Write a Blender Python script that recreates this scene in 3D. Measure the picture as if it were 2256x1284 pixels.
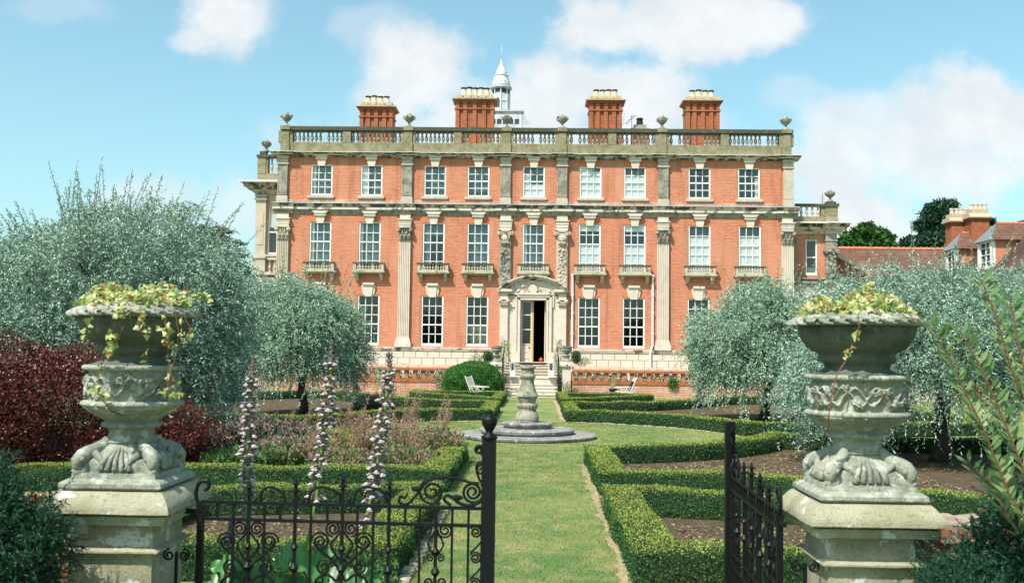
import bpy, math, random
import numpy as np
from mathutils import Vector, Matrix, noise
for o in list(bpy.data.objects): bpy.data.objects.remove(o)
SC = bpy.context.scene
COL = SC.collection
R = math.radians
rs = np.random.RandomState(7)
random.seed(7)
# ------------------------------------------------------------------ camera
F = 2200.0                                   # focal length in photograph pixels (2256 wide)
EYE = Vector((0, 0, 2.15))
yd = Vector((52, -133, -F)).normalized()
c_ = -(yd.x - 0.0115 * yd.y) / yd.z
xd = Vector((1, -0.0115, c_)).normalized()
zd = xd.cross(yd)
C2W = Matrix((xd, yd, zd))                    # rows: world axes in camera space -> camera to world
cam = bpy.data.cameras.new('camera'); camo = bpy.data.objects.new('camera', cam); COL.objects.link(camo)
M4 = C2W.to_4x4(); M4.translation = EYE
camo.matrix_world = M4
cam.sensor_width = 36; cam.lens = F / 2256 * 36; cam.clip_end = 3000; cam.clip_start = .1
cam.dof.use_dof = True; cam.dof.focus_distance = 38; cam.dof.aperture_fstop = 4.5
SC.camera = camo
def at(u, v, Y):                              # photograph pixel + distance along Y -> world point
    d = C2W @ Vector(((u - 1128) / F, -(v - 642) / F, -1))
    return EYE + d * (Y / d.y)
def atz(u, v, z):
    d = C2W @ Vector(((u - 1128) / F, -(v - 642) / F, -1))
    return EYE + d * ((z - EYE.z) / d.z)
# ------------------------------------------------------------------ light
SUN_EL, SUN_AZ = R(54), R(36)                 # height, angle to the left of straight behind the camera
S = Vector((-math.sin(SUN_AZ) * math.cos(SUN_EL), -math.cos(SUN_AZ) * math.cos(SUN_EL), math.sin(SUN_EL)))
sl = bpy.data.lights.new('sun', 'SUN'); sl.energy = 5.0; sl.angle = R(.6); sl.color = (1, .94, .84)
so = bpy.data.objects.new('sun', sl); COL.objects.link(so); so.rotation_euler = S.to_track_quat('Z', 'Y').to_euler()
so.location = (-20, -20, 40)
SC.view_settings.view_transform = 'Standard'; SC.view_settings.look = 'None'
SC.view_settings.exposure = 0.44; SC.view_settings.gamma = 1; SC.view_settings.use_curve_mapping = False
SC.render.engine = 'CYCLES'
SC.cycles.max_bounces = 6; SC.cycles.transparent_max_bounces = 8
# ------------------------------------------------------------------ node helpers
class NT:
    def __init__(s, nt): s.nt = nt
    def n(s, t, **kw):
        x = s.nt.nodes.new(t)
        for k, v in kw.items():
            if k.startswith('i_'):
                x.inputs[int(k[2:])].default_value = v
            else: setattr(x, k, v)
        return x
    def l(s, a, b): s.nt.links.new(a, b)
    def m(s, op, a, b=None, c=None, clamp=False):
        x = s.n('ShaderNodeMath', operation=op, use_clamp=clamp)
        for i, q in enumerate((a, b, c)):
            if q is None: continue
            if isinstance(q, (int, float)): x.inputs[i].default_value = q
            else: s.l(q, x.inputs[i])
        return x.outputs[0]
    def mix(s, f, a, b, blend='MIX'):
        x = s.n('ShaderNodeMix', data_type='RGBA', blend_type=blend)
        for i, q in ((0, f), (6, a), (7, b)):
            if isinstance(q, (int, float)): x.inputs[i].default_value = q
            elif isinstance(q, (tuple, list)): x.inputs[i].default_value = (*q[:3], 1)
            else: s.l(q, x.inputs[i])
        return x.outputs[2]
    def ss(s, v, lo, hi):
        x = s.n('ShaderNodeMapRange', interpolation_type='SMOOTHSTEP')
        s.l(v, x.inputs[0]); x.inputs[1].default_value = lo; x.inputs[2].default_value = hi
        return x.outputs[0]
    def noise(s, vec, scale, detail=4, rough=.55, dist=0):
        x = s.n('ShaderNodeTexNoise'); x.inputs['Scale'].default_value = scale
        x.inputs['Detail'].default_value = detail; x.inputs['Roughness'].default_value = rough
        x.inputs['Distortion'].default_value = dist
        if vec is not None: s.l(vec, x.inputs['Vector'])
        return x.outputs['Fac']
# ------------------------------------------------------------------ sky with clouds
W = bpy.data.worlds.new('World'); SC.world = W; W.use_nodes = True
w = NT(W.node_tree); W.node_tree.nodes.clear()
sky = w.n('ShaderNodeTexSky', sky_type='NISHITA', sun_disc=False, sun_elevation=SUN_EL, sun_rotation=R(180) + SUN_AZ,
          air_density=1.0, dust_density=1.6, ozone_density=1.6, altitude=50)
tc = w.n('ShaderNodeTexCoord').outputs['Generated']
sep = w.n('ShaderNodeSeparateXYZ'); w.l(tc, sep.inputs[0])
ys = w.m('MAXIMUM', sep.outputs[1], .08)
A = w.m('DIVIDE', sep.outputs[0], ys); B = w.m('DIVIDE', sep.outputs[2], ys)
cmb = w.n('ShaderNodeCombineXYZ'); w.l(A, cmb.inputs[0]); w.l(B, cmb.inputs[1])
n1 = w.noise(cmb.outputs[0], 8, 9, .62); n2 = w.noise(cmb.outputs[0], 3.2, 3, .5)
nz = w.m('ADD', w.m('MULTIPLY', w.m('SUBTRACT', n1, .5), 2.6), w.m('MULTIPLY', w.m('SUBTRACT', n2, .5), 1.5))
clouds = [(1080, 290, 330, 70, .75), (1450, 310, 220, 50, .6), (2000, 390, 330, 60, .6), (560, 20, 80, 60, .6), (500, 40, 120, 85, 1), (430, 90, 70, 30, .6), (940, 150, 130, 105, 1), (860, 215, 90, 80, .9), (1060, 240, 150, 90, .95), (1250, 200, 190, 95, 1),
          (1400, 230, 150, 85, 1), (1530, 270, 90, 50, .7), (1500, 55, 280, 80, 1), (1640, 55, 170, 65, 1), (1340, 75, 140, 55, .95), (1540, -15, 180, 60, 1),
          (2160, 240, 160, 125, 1), (1950, 275, 180, 80, .75), (2060, 335, 250, 85, .75), (2300, 300, 180, 160, .9), (1870, 480, 140, 75, 1), (1970, 545, 180, 60, .8),
          (330, 455, 150, 60, .55), (520, 470, 90, 70, .55), (1740, 200, 70, 45, .3), (1840, 370, 110, 50, .55), (840, 60, 120, 50, .35), 
          (150, 20, 130, 40, .25)]
tot = None
for (u, v, ru, rv, k) in clouds:
    p = at(u, v, 1) - EYE
    dx = w.m('MULTIPLY', w.m('SUBTRACT', A, p.x), F / ru); dz = w.m('MULTIPLY', w.m('SUBTRACT', B, p.z), F / rv)
    r_ = w.m('SQRT', w.m('ADD', w.m('MULTIPLY', dx, dx), w.m('MULTIPLY', dz, dz)))
    val = w.ss(w.m('ADD', w.m('SUBTRACT', 1.0, r_), nz), -.24, .52)
    val = w.m('MULTIPLY', val, k)
    tot = val if tot is None else w.m('SUBTRACT', w.m('ADD', tot, val), w.m('MULTIPLY', tot, val))
front = w.m('GREATER_THAN', sep.outputs[1], .08)
fac = w.m('MULTIPLY', tot, front)
hz = w.ss(sep.outputs[2], .34, -.02)
skc = w.mix(1.0, sky.outputs[0], (0.84, 1.15, 1.0), 'MULTIPLY')
skc = w.mix(w.m('ADD', w.m('MULTIPLY', hz, .32), .16), skc, (3.0, 4.25, 4.6))
n3 = w.noise(cmb.outputs[0], 14, 5, .6)
cc = w.mix(w.ss(n3, .3, .7), (4.1, 4.25, 4.4), (4.9, 4.95, 4.95))
bgc = w.mix(w.m('MULTIPLY', fac, .90), skc, cc)
bg = w.n('ShaderNodeBackground'); w.l(bgc, bg.inputs[0]); bg.inputs[1].default_value = .15
wo = w.n('ShaderNodeOutputWorld'); w.l(bg.outputs[0], wo.inputs[0])
# ------------------------------------------------------------------ materials
def newmat(name):
    m = bpy.data.materials.new(name); m.use_nodes = True; nt = m.node_tree; nt.nodes.clear()
    t = NT(nt); out = t.n('ShaderNodeOutputMaterial'); b = t.n('ShaderNodeBsdfPrincipled')
    t.l(b.outputs[0], out.inputs[0]); t.b = b; t.out = out
    return m, t
def mat(name, base, rough=.85, layers=(), bump=None, spec=.3, metal=0):
    m, t = newmat(name); g = t.n('ShaderNodeNewGeometry').outputs['Position']
    col = base
    for (scale, c2, lo, hi, amt) in layers:
        f = t.m('MULTIPLY', t.ss(t.noise(g, scale, 6, .62), lo, hi), amt)
        col = t.mix(f, col, c2)
    if isinstance(col, tuple): t.b.inputs['Base Color'].default_value = (*col, 1)
    else: t.l(col, t.b.inputs['Base Color'])
    t.b.inputs['Roughness'].default_value = rough; t.b.inputs['Metallic'].default_value = metal
    t.b.inputs['Specular IOR Level'].default_value = spec
    if bump:
        bn = t.n('ShaderNodeBump'); bn.inputs['Strength'].default_value = bump[1]; bn.inputs['Distance'].default_value = bump[2]
        t.l(t.noise(g, bump[0], 6, .65), bn.inputs['Height']); t.l(bn.outputs[0], t.b.inputs['Normal'])
    return m
def brickmat(name, c1, c2, mortar, bw=.23, bh=.078, patch=(.6, .3, .2), pamt=.5, mort=.012, dirt=None):
    m, t = newmat(name); g = t.n('ShaderNodeNewGeometry').outputs['Position']
    s = t.n('ShaderNodeSeparateXYZ'); t.l(g, s.inputs[0]); cm = t.n('ShaderNodeCombineXYZ')
    t.l(t.m('ADD', s.outputs[0], s.outputs[1]), cm.inputs[0]); t.l(s.outputs[2], cm.inputs[1])
    b = t.n('ShaderNodeTexBrick'); t.l(cm.outputs[0], b.inputs['Vector'])
    b.inputs['Color1'].default_value = (*c1, 1); b.inputs['Color2'].default_value = (*c2, 1); b.inputs['Mortar'].default_value = (*mortar, 1)
    b.inputs['Scale'].default_value = 1; b.inputs['Mortar Size'].default_value = mort; b.inputs['Mortar Smooth'].default_value = .2
    b.inputs['Brick Width'].default_value = bw; b.inputs['Row Height'].default_value = bh; b.inputs['Bias'].default_value = -.1
    col = t.mix(t.m('MULTIPLY', t.ss(t.noise(g, .55, 5, .6), .45, .72), pamt), b.outputs['Color'], patch)
    col = t.mix(t.m('MULTIPLY', t.ss(t.noise(g, 7, 4, .7), .5, .8), .35), col, c2)
    vm = t.n('ShaderNodeVectorMath', operation='MULTIPLY'); t.l(g, vm.inputs[0]); vm.inputs[1].default_value = (3.2, 3.2, .28)
    sn = t.noise(vm.outputs[0], 1.0, 5, .6); col = t.mix(t.m('MULTIPLY', t.ss(sn, .52, .72), .45), col, (c2[0] * .62, c2[1] * .66, c2[2] * .8)); col = t.mix(t.m('MULTIPLY', t.ss(sn, .46, .28), .3), col, patch)
    if dirt: col = t.mix(t.m('MULTIPLY', t.ss(t.noise(g, 2.2, 6, .7), .48, .66), dirt[1]), col, dirt[0])
    t.l(col, t.b.inputs['Base Color']); t.b.inputs['Roughness'].default_value = .9; t.b.inputs['Specular IOR Level'].default_value = .2
    bn = t.n('ShaderNodeBump'); bn.inputs['Strength'].default_value = .5; bn.inputs['Distance'].default_value = .01
    t.l(t.m('SUBTRACT', 1, b.outputs['Fac']), bn.inputs['Height']); t.l(bn.outputs[0], t.b.inputs['Normal'])
    return m
def leafmat(name, cols, trans=.22, rough=.55, spec=.3, patch=None, pscale=1.0):
    m, t = newmat(name); geo = t.n('ShaderNodeNewGeometry')
    cr = t.n('ShaderNodeValToRGB'); t.l(geo.outputs['Random Per Island'], cr.inputs[0])
    e = cr.color_ramp.elements
    while len(e) < len(cols): e.new(.5)
    for i, c in enumerate(cols): e[i].position = i / (len(cols) - 1); e[i].color = (*c, 1)
    col = cr.outputs[0]
    if patch:
        col = t.mix(t.m('MULTIPLY', t.ss(t.noise(geo.outputs['Position'], pscale, 3, .5), .42, .66), patch[1]), col, patch[0])
    t.l(col, t.b.inputs['Base Color']); t.b.inputs['Roughness'].default_value = rough; t.b.inputs['Specular IOR Level'].default_value = spec
    tr = t.n('ShaderNodeBsdfTranslucent'); t.l(col, tr.inputs[0])
    mx = t.n('ShaderNodeMixShader'); mx.inputs[0].default_value = trans
    t.l(t.b.outputs[0], mx.inputs[1]); t.l(tr.outputs[0], mx.inputs[2]); t.l(mx.outputs[0], t.out.inputs[0])
    return m
def glassmat():
    m, t = newmat('window_glass')
    lw = t.n('ShaderNodeLayerWeight'); lw.inputs[0].default_value = .35
    gl = t.n('ShaderNodeBsdfGlossy'); gl.inputs['Roughness'].default_value = .03; gl.inputs['Color'].default_value = (.9, .97, 1, 1)
    tp = t.n('ShaderNodeBsdfTransparent'); tp.inputs[0].default_value = (.95, .97, .97, 1)
    mx = t.n('ShaderNodeMixShader'); t.l(t.m('ADD', t.m('MULTIPLY', lw.outputs['Fresnel'], .6), .05, clamp=True), mx.inputs[0])
    t.l(tp.outputs[0], mx.inputs[1]); t.l(gl.outputs[0], mx.inputs[2]); t.l(mx.outputs[0], t.out.inputs[0])
    return m
M = {}
M['brick'] = brickmat('salmon_brick', (.585, .195, .105), (.43, .125, .065), (.55, .29, .20), patch=(.62, .29, .19), pamt=.65, dirt=((.34, .15, .09), .28))
M['openwork'] = mat('openwork_brick', (.42, .17, .085), .9, [(7, (.26, .10, .05), .4, .65, .7), (3, (.5, .32, .2), .5, .7, .6)])
M['arch'] = mat('rubbed_brick', (.57, .19, .095), .9, [(6, (.46, .14, .07), .4, .7, .6)])
M['redbrick'] = brickmat('red_chimney_brick', (.40, .10, .035), (.26, .06, .025), (.36, .2, .12), patch=(.45, .14, .06), pamt=.5, dirt=((.10, .06, .04), .35))
M['wallbrick'] = brickmat('old_garden_brick', (.50, .17, .09), (.34, .10, .055), (.60, .46, .36), patch=(.62, .42, .32), pamt=.7, dirt=((.55, .45, .36), .7))
M['rawbrick'] = brickmat('rough_near_brick', (.42, .12, .05), (.26, .075, .04), (.40, .33, .26), bw=.24, bh=.09, mort=.018, patch=(.2, .12, .08), pamt=.5, dirt=((.12, .10, .08), .4))
M['stone'] = mat('cream_limestone', (.50, .425, .345), .9, [(1.6, (.38, .325, .27), .4, .7, .6), (5, (.66, .58, .46), .5, .7, .5), (9, (.25, .21, .16), .6, .75, .5)], (14, .4, .02))
M['palestone'] = mat('pale_limestone', (.61, .53, .45), .9, [(2.5, (.50, .425, .35), .42, .7, .7), (7, (.36, .31, .25), .6, .75, .5)], (14, .3, .01))
M['greystone'] = mat('weathered_grey_stone', (.32, .30, .25), .92, [(3, (.13, .13, .11), .42, .62, .75), (11, (.5, .46, .38), .55, .75, .6)], (18, .5, .02))
M['pedstone'] = mat('mossy_pedestal_stone', (.33, .30, .24), .95, [(5, (.13, .14, .10), .42, .6, .85), (2.5, (.22, .23, .11), .5, .65, .6), (14, (.52, .49, .42), .56, .7, .7)], (30, .9, .012))
M['balstone'] = mat('grey_baluster_stone', (.33, .31, .26), .92, [(5, (.12, .12, .10), .45, .62, .8)], (18, .5, .02))
M['mossstone'] = mat('mossy_parapet_stone', (.27, .235, .16), .95, [(2.2, (.16, .155, .075), .4, .62, .8), (7, (.42, .33, .2), .52, .7, .7), (16, (.07, .07, .05), .58, .75, .7), (1.1, (.36, .15, .07), .6, .75, .5)], (18, .5, .02))
M['balcony'] = mat('lichened_balcony_stone', (.46, .41, .30), .92, [(3, (.20, .20, .11), .45, .65, .8), (9, (.6, .54, .42), .52, .7, .7)], (18, .4, .01))
M['stained'] = mat('black_stained_stone', (.45, .40, .33), .92, [(2.6, (.035, .035, .035), .40, .56, .95), (12, (.55, .5, .42), .6, .75, .5)], (18, .3, .01))
M['halfstain'] = mat('streaked_stone', (.57, .505, .42), .92, [(2.1, (.06, .06, .055), .50, .62, .9)], (18, .3, .01))
M['darkrail'] = mat('dark_lichened_rail', (.075, .075, .055), .95, [(4, (.2, .2, .13), .5, .75, .6)], (18, .3, .01))
M['white'] = mat('white_paint', (.80, .78, .74), .5, [(5, (.7, .68, .62), .5, .8, .4)])
M['lead'] = mat('pale_lead', (.42, .45, .46), .6, [(3, (.3, .33, .34), .4, .7, .5)])
M['slate'] = mat('grey_lead_hip', (.17, .20, .22), .6, [(5, (.3, .33, .34), .5, .7, .5)])
M['cupola'] = mat('cupola_white', (.60, .62, .62), .6, [(3, (.36, .39, .40), .45, .7, .8)])
M['glass'] = glassmat()
M['room'] = mat('dark_interior', (.03, .028, .028), .9)
M['paneteal'] = mat('grey_blue_pane_tint', (.20, .28, .29), .8, [(1.5, (.12, .18, .20), .4, .6, .6)])  # sky reflection in the panes, put into the colour of a sheet behind
M['blinddark'] = mat('dark_blue_blind', (.05, .085, .10), .8, [(1.5, (.025, .04, .05), .4, .6, .6)])
M['curtain'] = mat('white_curtain', (.90, .89, .87), .8, [(4, (.80, .79, .77), .5, .7, .4)])
M['tanblind'] = mat('tan_blind', (.30, .26, .19), .8)
M['urnstone'] = mat('urn_stone', (.30, .31, .25), .95, [(4, (.17, .185, .145), .42, .62, .75), (14, (.50, .50, .45), .50, .66, .75), (45, (.07, .075, .055), .55, .68, .7), (9, (.30, .27, .13), .6, .7, .5)], (50, 1, .01))
M['pierstone'] = mat('pier_stone', (.36, .34, .245), .95, [(3.5, (.24, .23, .14), .42, .62, .7), (4.6, (.60, .61, .60), .57, .61, .85), (8, (.44, .36, .18), .58, .7, .5), (40, (.14, .135, .09), .52, .68, .65), (110, (.5, .49, .4), .6, .7, .5)], (60, 1, .008))
M['iron'] = mat('black_painted_iron', (.004, .005, .006), .5, [(30, (.014, .016, .02), .6, .8, .6)], spec=.22)
M['urnshade'] = mat('shade_toned_urn_stone', (.11, .12, .095), .95, [(4, (.05, .06, .045), .42, .62, .8), (14, (.18, .19, .15), .55, .7, .7), (45, (.05, .055, .04), .55, .68, .7)], (50, 1, .01))  # the bowl's shade under the rim, put into a darker stone colour
M['bark'] = mat('dark_bark', (.055, .042, .032), .95, [(8, (.11, .09, .07), .5, .75, .7)], (25, .8, .02))
M['twig'] = mat('grey_twig', (.22, .19, .15), .9)
M['tile'] = brickmat('clay_roof_tile', (.20, .105, .07), (.13, .065, .048), (.07, .035, .03), bw=.17, bh=.10, mort=.014, patch=(.30, .19, .14), pamt=.6, dirt=((.14, .10, .08), .6))
M['darktile'] = brickmat('brown_roof_tile', (.12, .065, .05), (.075, .045, .036), (.03, .02, .018), bw=.17, bh=.10, mort=.014, patch=(.2, .13, .08), pamt=.4)
M['ridge'] = mat('orange_ridge_tile', (.52, .20, .11), .9, [(6, (.35, .13, .07), .4, .7, .6)])
M['pot'] = mat('buff_chimney_pot', (.62, .50, .34), .85, [(6, (.40, .27, .16), .45, .7, .7)])
M['yellowstone'] = mat('yellow_lichen_stone', (.50, .41, .29), .9, [(5, (.36, .26, .16), .4, .7, .7), (9, (.2, .15, .1), .6, .75, .6)])
M['soot'] = mat('soot_black', (.02, .02, .02), .9)
M['terracotta'] = mat('red_glazed_pot', (.50, .06, .03), .4)
M['navy'] = mat('navy_glaze', (.012, .018, .05), .3)
M['wood'] = mat('pale_teak', (.58, .55, .48), .8, [(20, (.42, .39, .33), .4, .7, .6)])
M['oak'] = mat('yellow_oak', (.55, .36, .13), .6)
M['brass'] = mat('verdigris_bronze', (.08, .13, .11), .5, metal=.3)
M['soil'] = mat('bark_mulch', (.075, .052, .032), .98, [(5, (.15, .105, .06), .45, .7, .8), (38, (.34, .25, .14), .56, .66, .8), (70, (.03, .02, .015), .5, .65, .6)], (60, 1, .02))
M['earth'] = mat('bare_dry_earth', (.42, .32, .21), .98, [(14, (.26, .18, .10), .45, .7, .7)], (50, .8, .01))
M['kerb'] = mat('cream_edging_stone', (.50, .42, .30), .95, [(9, (.2, .17, .11), .42, .62, .85), (3, (.15, .16, .08), .5, .65, .7)], (40, .6, .01))
M['paving'] = mat('terrace_paving', (.45, .38, .29), .95, [(3, (.33, .27, .2), .4, .7, .6)])
M['pear'] = leafmat('silver_pear_leaf', [(.065, .15, .105), (.15, .265, .19), (.28, .40, .30), (.60, .68, .56)], .15, .5, .35)
M['pearfar'] = leafmat('silver_pear_leaf_green', [(.075, .17, .11), (.165, .295, .195), (.30, .43, .30), (.60, .68, .53)], .15, .5, .35)
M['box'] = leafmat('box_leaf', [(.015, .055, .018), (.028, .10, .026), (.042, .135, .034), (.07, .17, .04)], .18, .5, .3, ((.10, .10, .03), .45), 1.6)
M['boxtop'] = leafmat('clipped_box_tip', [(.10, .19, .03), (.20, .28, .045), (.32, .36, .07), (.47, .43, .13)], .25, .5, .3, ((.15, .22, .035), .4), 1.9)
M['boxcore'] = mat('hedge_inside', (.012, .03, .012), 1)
M['bush'] = leafmat('bright_shrub_leaf', [(.025, .10, .018), (.04, .16, .022), (.06, .22, .03), (.11, .28, .045)], .25, .4, .4)
M['yew'] = leafmat('dark_yew_needle', [(.008, .035, .018), (.014, .06, .03), (.03, .10, .045)], .1, .5, .3)
M['copper'] = leafmat('copper_barberry_leaf', [(.03, .009, .010), (.07, .015, .015), (.13, .03, .024), (.30, .10, .06)], .2, .4, .4)
M['ivy'] = leafmat('variegated_ivy_leaf', [(.12, .22, .05), (.30, .38, .10), (.55, .56, .22), (.62, .60, .34)], .3, .45, .4)
M['ivyred'] = leafmat('withered_ivy_leaf', [(.30, .10, .03), (.42, .20, .06), (.40, .34, .1)], .2, .6, .2)
M['vine'] = mat('red_brown_vine', (.16, .07, .04), .8)
M['acleaf'] = leafmat('acanthus_leaf', [(.03, .13, .035), (.05, .19, .045), (.09, .27, .06)], .3, .35, .5)
M['acstem'] = mat('acanthus_stem', (.16, .28, .05), .6)
M['acwhite'] = leafmat('acanthus_white_lip', [(.60, .54, .54), (.74, .70, .68), (.50, .40, .43)], .3, .6, .2)
M['acpurple'] = leafmat('acanthus_purple_bract', [(.11, .06, .08), (.24, .14, .18), (.34, .24, .27), (.15, .17, .08)], .2, .5, .3)
M['meadow'] = leafmat('perennial_green', [(.05, .12, .03), (.09, .17, .05), (.16, .22, .07)], .3, .6, .2)
M['seed'] = leafmat('dry_seedhead', [(.24, .15, .09), (.38, .25, .17), (.50, .35, .26)], .3, .8, .1)
M['litter'] = leafmat('dry_leaf', [(.13, .09, .05), (.26, .20, .10), (.36, .29, .16)], .1, .8, .1)
M['mauve'] = leafmat('mauve_flower', [(.28, .18, .17), (.42, .29, .27), (.24, .15, .14)], .3, .7, .2)
M['gold'] = leafmat('gold_flower', [(.30, .26, .04), (.45, .34, .05), (.18, .22, .05)], .3, .7, .2)
M['tree'] = leafmat('broadleaf', [(.02, .07, .015), (.035, .11, .02), (.07, .17, .03)], .2, .5, .3)
M['pine'] = leafmat('dark_pine_needle', [(.008, .03, .018), (.014, .05, .025), (.03, .085, .035)], .1, .6, .3)
M['cedar'] = leafmat('blue_cedar_needle', [(.03, .075, .065), (.05, .11, .09), (.09, .16, .12)], .1, .6, .3)
M['willow'] = leafmat('shoot_leaf', [(.08, .17, .05), (.16, .27, .09), (.32, .40, .18)], .35, .4, .5)
M['pinkrose'] = leafmat('pink_petal', [(.75, .38, .36), (.80, .52, .48), (.20, .26, .10)], .3, .6, .2)
M['whiterose'] = leafmat('cream_petal', [(.70, .66, .52), (.78, .72, .66), (.12, .22, .06), (.2, .3, .1)], .3, .6, .2)
def lawnmat(name, blades):
    m, t = newmat(name); g = t.n('ShaderNodeNewGeometry'); p = g.outputs['Position']
    col = t.mix(t.ss(t.noise(p, .55, 4, .55), .36, .64), (.105, .20, .06), (.22, .265, .09))
    col = t.mix(t.m('MULTIPLY', t.ss(t.noise(p, 2.6, 5, .62), .43, .66), .75), col, (.38, .32, .16))
    col = t.mix(t.m('MULTIPLY', t.ss(t.noise(p, 1.3, 3, .5), .55, .7), .55), col, (.055, .15, .045))
    if blades: 
        col = t.mix(t.m('MULTIPLY', g.outputs['Random Per Island'], .55), col, (.34, .35, .15)); col = t.mix(t.m('MULTIPLY', t.ss(g.outputs['Random Per Island'], .35, .0), .7), col, (.035, .08, .02))
    else:
        col = t.mix(t.m('MULTIPLY', t.ss(t.noise(p, 45, 4, .8), .42, .68), .55), col, (.05, .085, .025))
        bn = t.n('ShaderNodeBump'); bn.inputs['Strength'].default_value = .7; bn.inputs['Distance'].default_value = .02
        t.l(t.noise(p, 60, 4, .8), bn.inputs['Height']); t.l(bn.outputs[0], t.b.inputs['Normal'])
    t.l(col, t.b.inputs['Base Color']); t.b.inputs['Roughness'].default_value = .9; t.b.inputs['Specular IOR Level'].default_value = .1
    return m
M['lawn'] = lawnmat('lawn', False); M['blade'] = lawnmat('grass_blade', True)
# ------------------------------------------------------------------ object helpers
def tag(o, label=None, cat=None, group=None, kind=None):
    if label: o['label'] = label
    if cat: o['category'] = cat
    if group: o['group'] = group
    if kind: o['kind'] = kind
    return o
def thing(name, loc, label, cat, group=None):
    o = bpy.data.objects.new(name, None); COL.objects.link(o); o.location = loc; o.empty_display_size = .2
    return tag(o, label, cat, group)
def worldloc(o):
    v = Vector((0, 0, 0))
    while o: v += o.location; o = o.parent
    return v
def link(name, me, parent=None, org=None):
    o = bpy.data.objects.new(name, me); COL.objects.link(o)
    if parent: o.parent = parent
    elif org is not None: o.location = org
    return o
class MB:
    def __init__(s): s.v = []; s.f = []; s.m = []; s.cur = 0
    def add(s, vs, fs):
        b = len(s.v); s.v += [tuple(q) for q in vs]
        for f in fs: s.f.append([b + i for i in f]); s.m.append(s.cur)
    def box(s, x0, x1, y0, y1, z0, z1):
        x0, x1 = sorted((x0, x1)); y0, y1 = sorted((y0, y1)); z0, z1 = sorted((z0, z1))
        s.add([(x0, y0, z0), (x1, y0, z0), (x1, y1, z0), (x0, y1, z0), (x0, y0, z1), (x1, y0, z1), (x1, y1, z1), (x0, y1, z1)],
              [(0, 3, 2, 1), (4, 5, 6, 7), (0, 1, 5, 4), (1, 2, 6, 5), (2, 3, 7, 6), (3, 0, 4, 7)])
    def obox(s, c, ax, ay, az):               # oriented box: centre + half axes
        c, ax, ay, az = map(Vector, (c, ax, ay, az))
        s.add([c + ax * i + ay * j + az * k for k in (-1, 1) for (i, j) in ((-1, -1), (1, -1), (1, 1), (-1, 1))],
              [(0, 3, 2, 1), (4, 5, 6, 7), (0, 1, 5, 4), (1, 2, 6, 5), (2, 3, 7, 6), (3, 0, 4, 7)])
    def prismx(s, x0, x1, prof):              # prof: (y, z) polygon swept along x
        n = len(prof)
        s.add([(x0, y, z) for y, z in prof] + [(x1, y, z) for y, z in prof],
              [list(range(n))[::-1], list(range(n, 2 * n))] + [(i, (i + 1) % n, n + (i + 1) % n, n + i) for i in range(n)])
    def prismy(s, y0, y1, prof):              # (x, z)
        n = len(prof)
        s.add([(x, y0, z) for x, z in prof] + [(x, y1, z) for x, z in prof],
              [list(range(n)), list(range(n, 2 * n))[::-1]] + [((i + 1) % n, i, n + i, n + (i + 1) % n) for i in range(n)])
    def prismz(s, z0, z1, prof):              # (x, y)
        n = len(prof)
        s.add([(x, y, z0) for x, y in prof] + [(x, y, z1) for x, y in prof],
              [list(range(n))[::-1], list(range(n, 2 * n))] + [(i, (i + 1) % n, n + (i + 1) % n, n + i) for i in range(n)])
    def lathe(s, c, prof, seg=24, fn=None, caps=True):   # prof: (r, z)
        vs = []
        for (r, z) in prof:
            for k in range(seg):
                a = 2 * math.pi * k / seg; rr = fn(r, z, a) if fn else r
                vs.append((c[0] + rr * math.cos(a), c[1] + rr * math.sin(a), c[2] + z))
        n = len(prof)
        fs = [(i * seg + k, i * seg + (k + 1) % seg, (i + 1) * seg + (k + 1) % seg, (i + 1) * seg + k) for i in range(n - 1) for k in range(seg)]
        if caps: fs += [list(range(seg))[::-1], [(n - 1) * seg + k for k in range(seg)]]
        s.add(vs, fs)
    def tube(s, pts, r, seg=6, caps=True):
        pts = [Vector(p) for p in pts]; n = len(pts); rr = r if isinstance(r, (list, tuple)) else [r] * n
        vs = []; up = None
        for i, p in enumerate(pts):
            t = (pts[min(i + 1, n - 1)] - pts[max(i - 1, 0)])
            t = t.normalized() if t.length > 1e-9 else Vector((0, 0, 1))
            if up is None:
                up = t.orthogonal().normalized()
            else:
                up = (up - t * up.dot(t)); up = up.normalized() if up.length > 1e-6 else t.orthogonal().normalized()
            b = t.cross(up)
            for k in range(seg):
                a = 2 * math.pi * k / seg; vs.append(p + (up * math.cos(a) + b * math.sin(a)) * rr[i])
        fs = [(i * seg + k, i * seg + (k + 1) % seg, (i + 1) * seg + (k + 1) % seg, (i + 1) * seg + k) for i in range(n - 1) for k in range(seg)]
        if caps: fs += [list(range(seg))[::-1], [(n - 1) * seg + k for k in range(seg)]]
        s.add(vs, fs)
    def grid(s, fn, nu, nv):                  # fn(i/nu, j/nv) -> point
        vs = [fn(i / nu, j / nv) for j in range(nv + 1) for i in range(nu + 1)]
        s.add(vs, [(j * (nu + 1) + i, j * (nu + 1) + i + 1, (j + 1) * (nu + 1) + i + 1, (j + 1) * (nu + 1) + i) for j in range(nv) for i in range(nu)])
    def ball(s, c, r, seg=10, sz=None):
        sz = sz or (1, 1, 1); prof = []
        n = max(4, seg // 2); vs = []
        for i in range(1, n):
            t = math.pi * i / n
            for k in range(seg):
                a = 2 * math.pi * k / seg
                vs.append((c[0] + r * sz[0] * math.sin(t) * math.cos(a), c[1] + r * sz[1] * math.sin(t) * math.sin(a), c[2] - r * sz[2] * math.cos(t)))
        b = len(vs); vs += [(c[0], c[1], c[2] - r * sz[2]), (c[0], c[1], c[2] + r * sz[2])]
        fs = [(i * seg + k, i * seg + (k + 1) % seg, (i + 1) * seg + (k + 1) % seg, (i + 1) * seg + k) for i in range(n - 2) for k in range(seg)]
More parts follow.
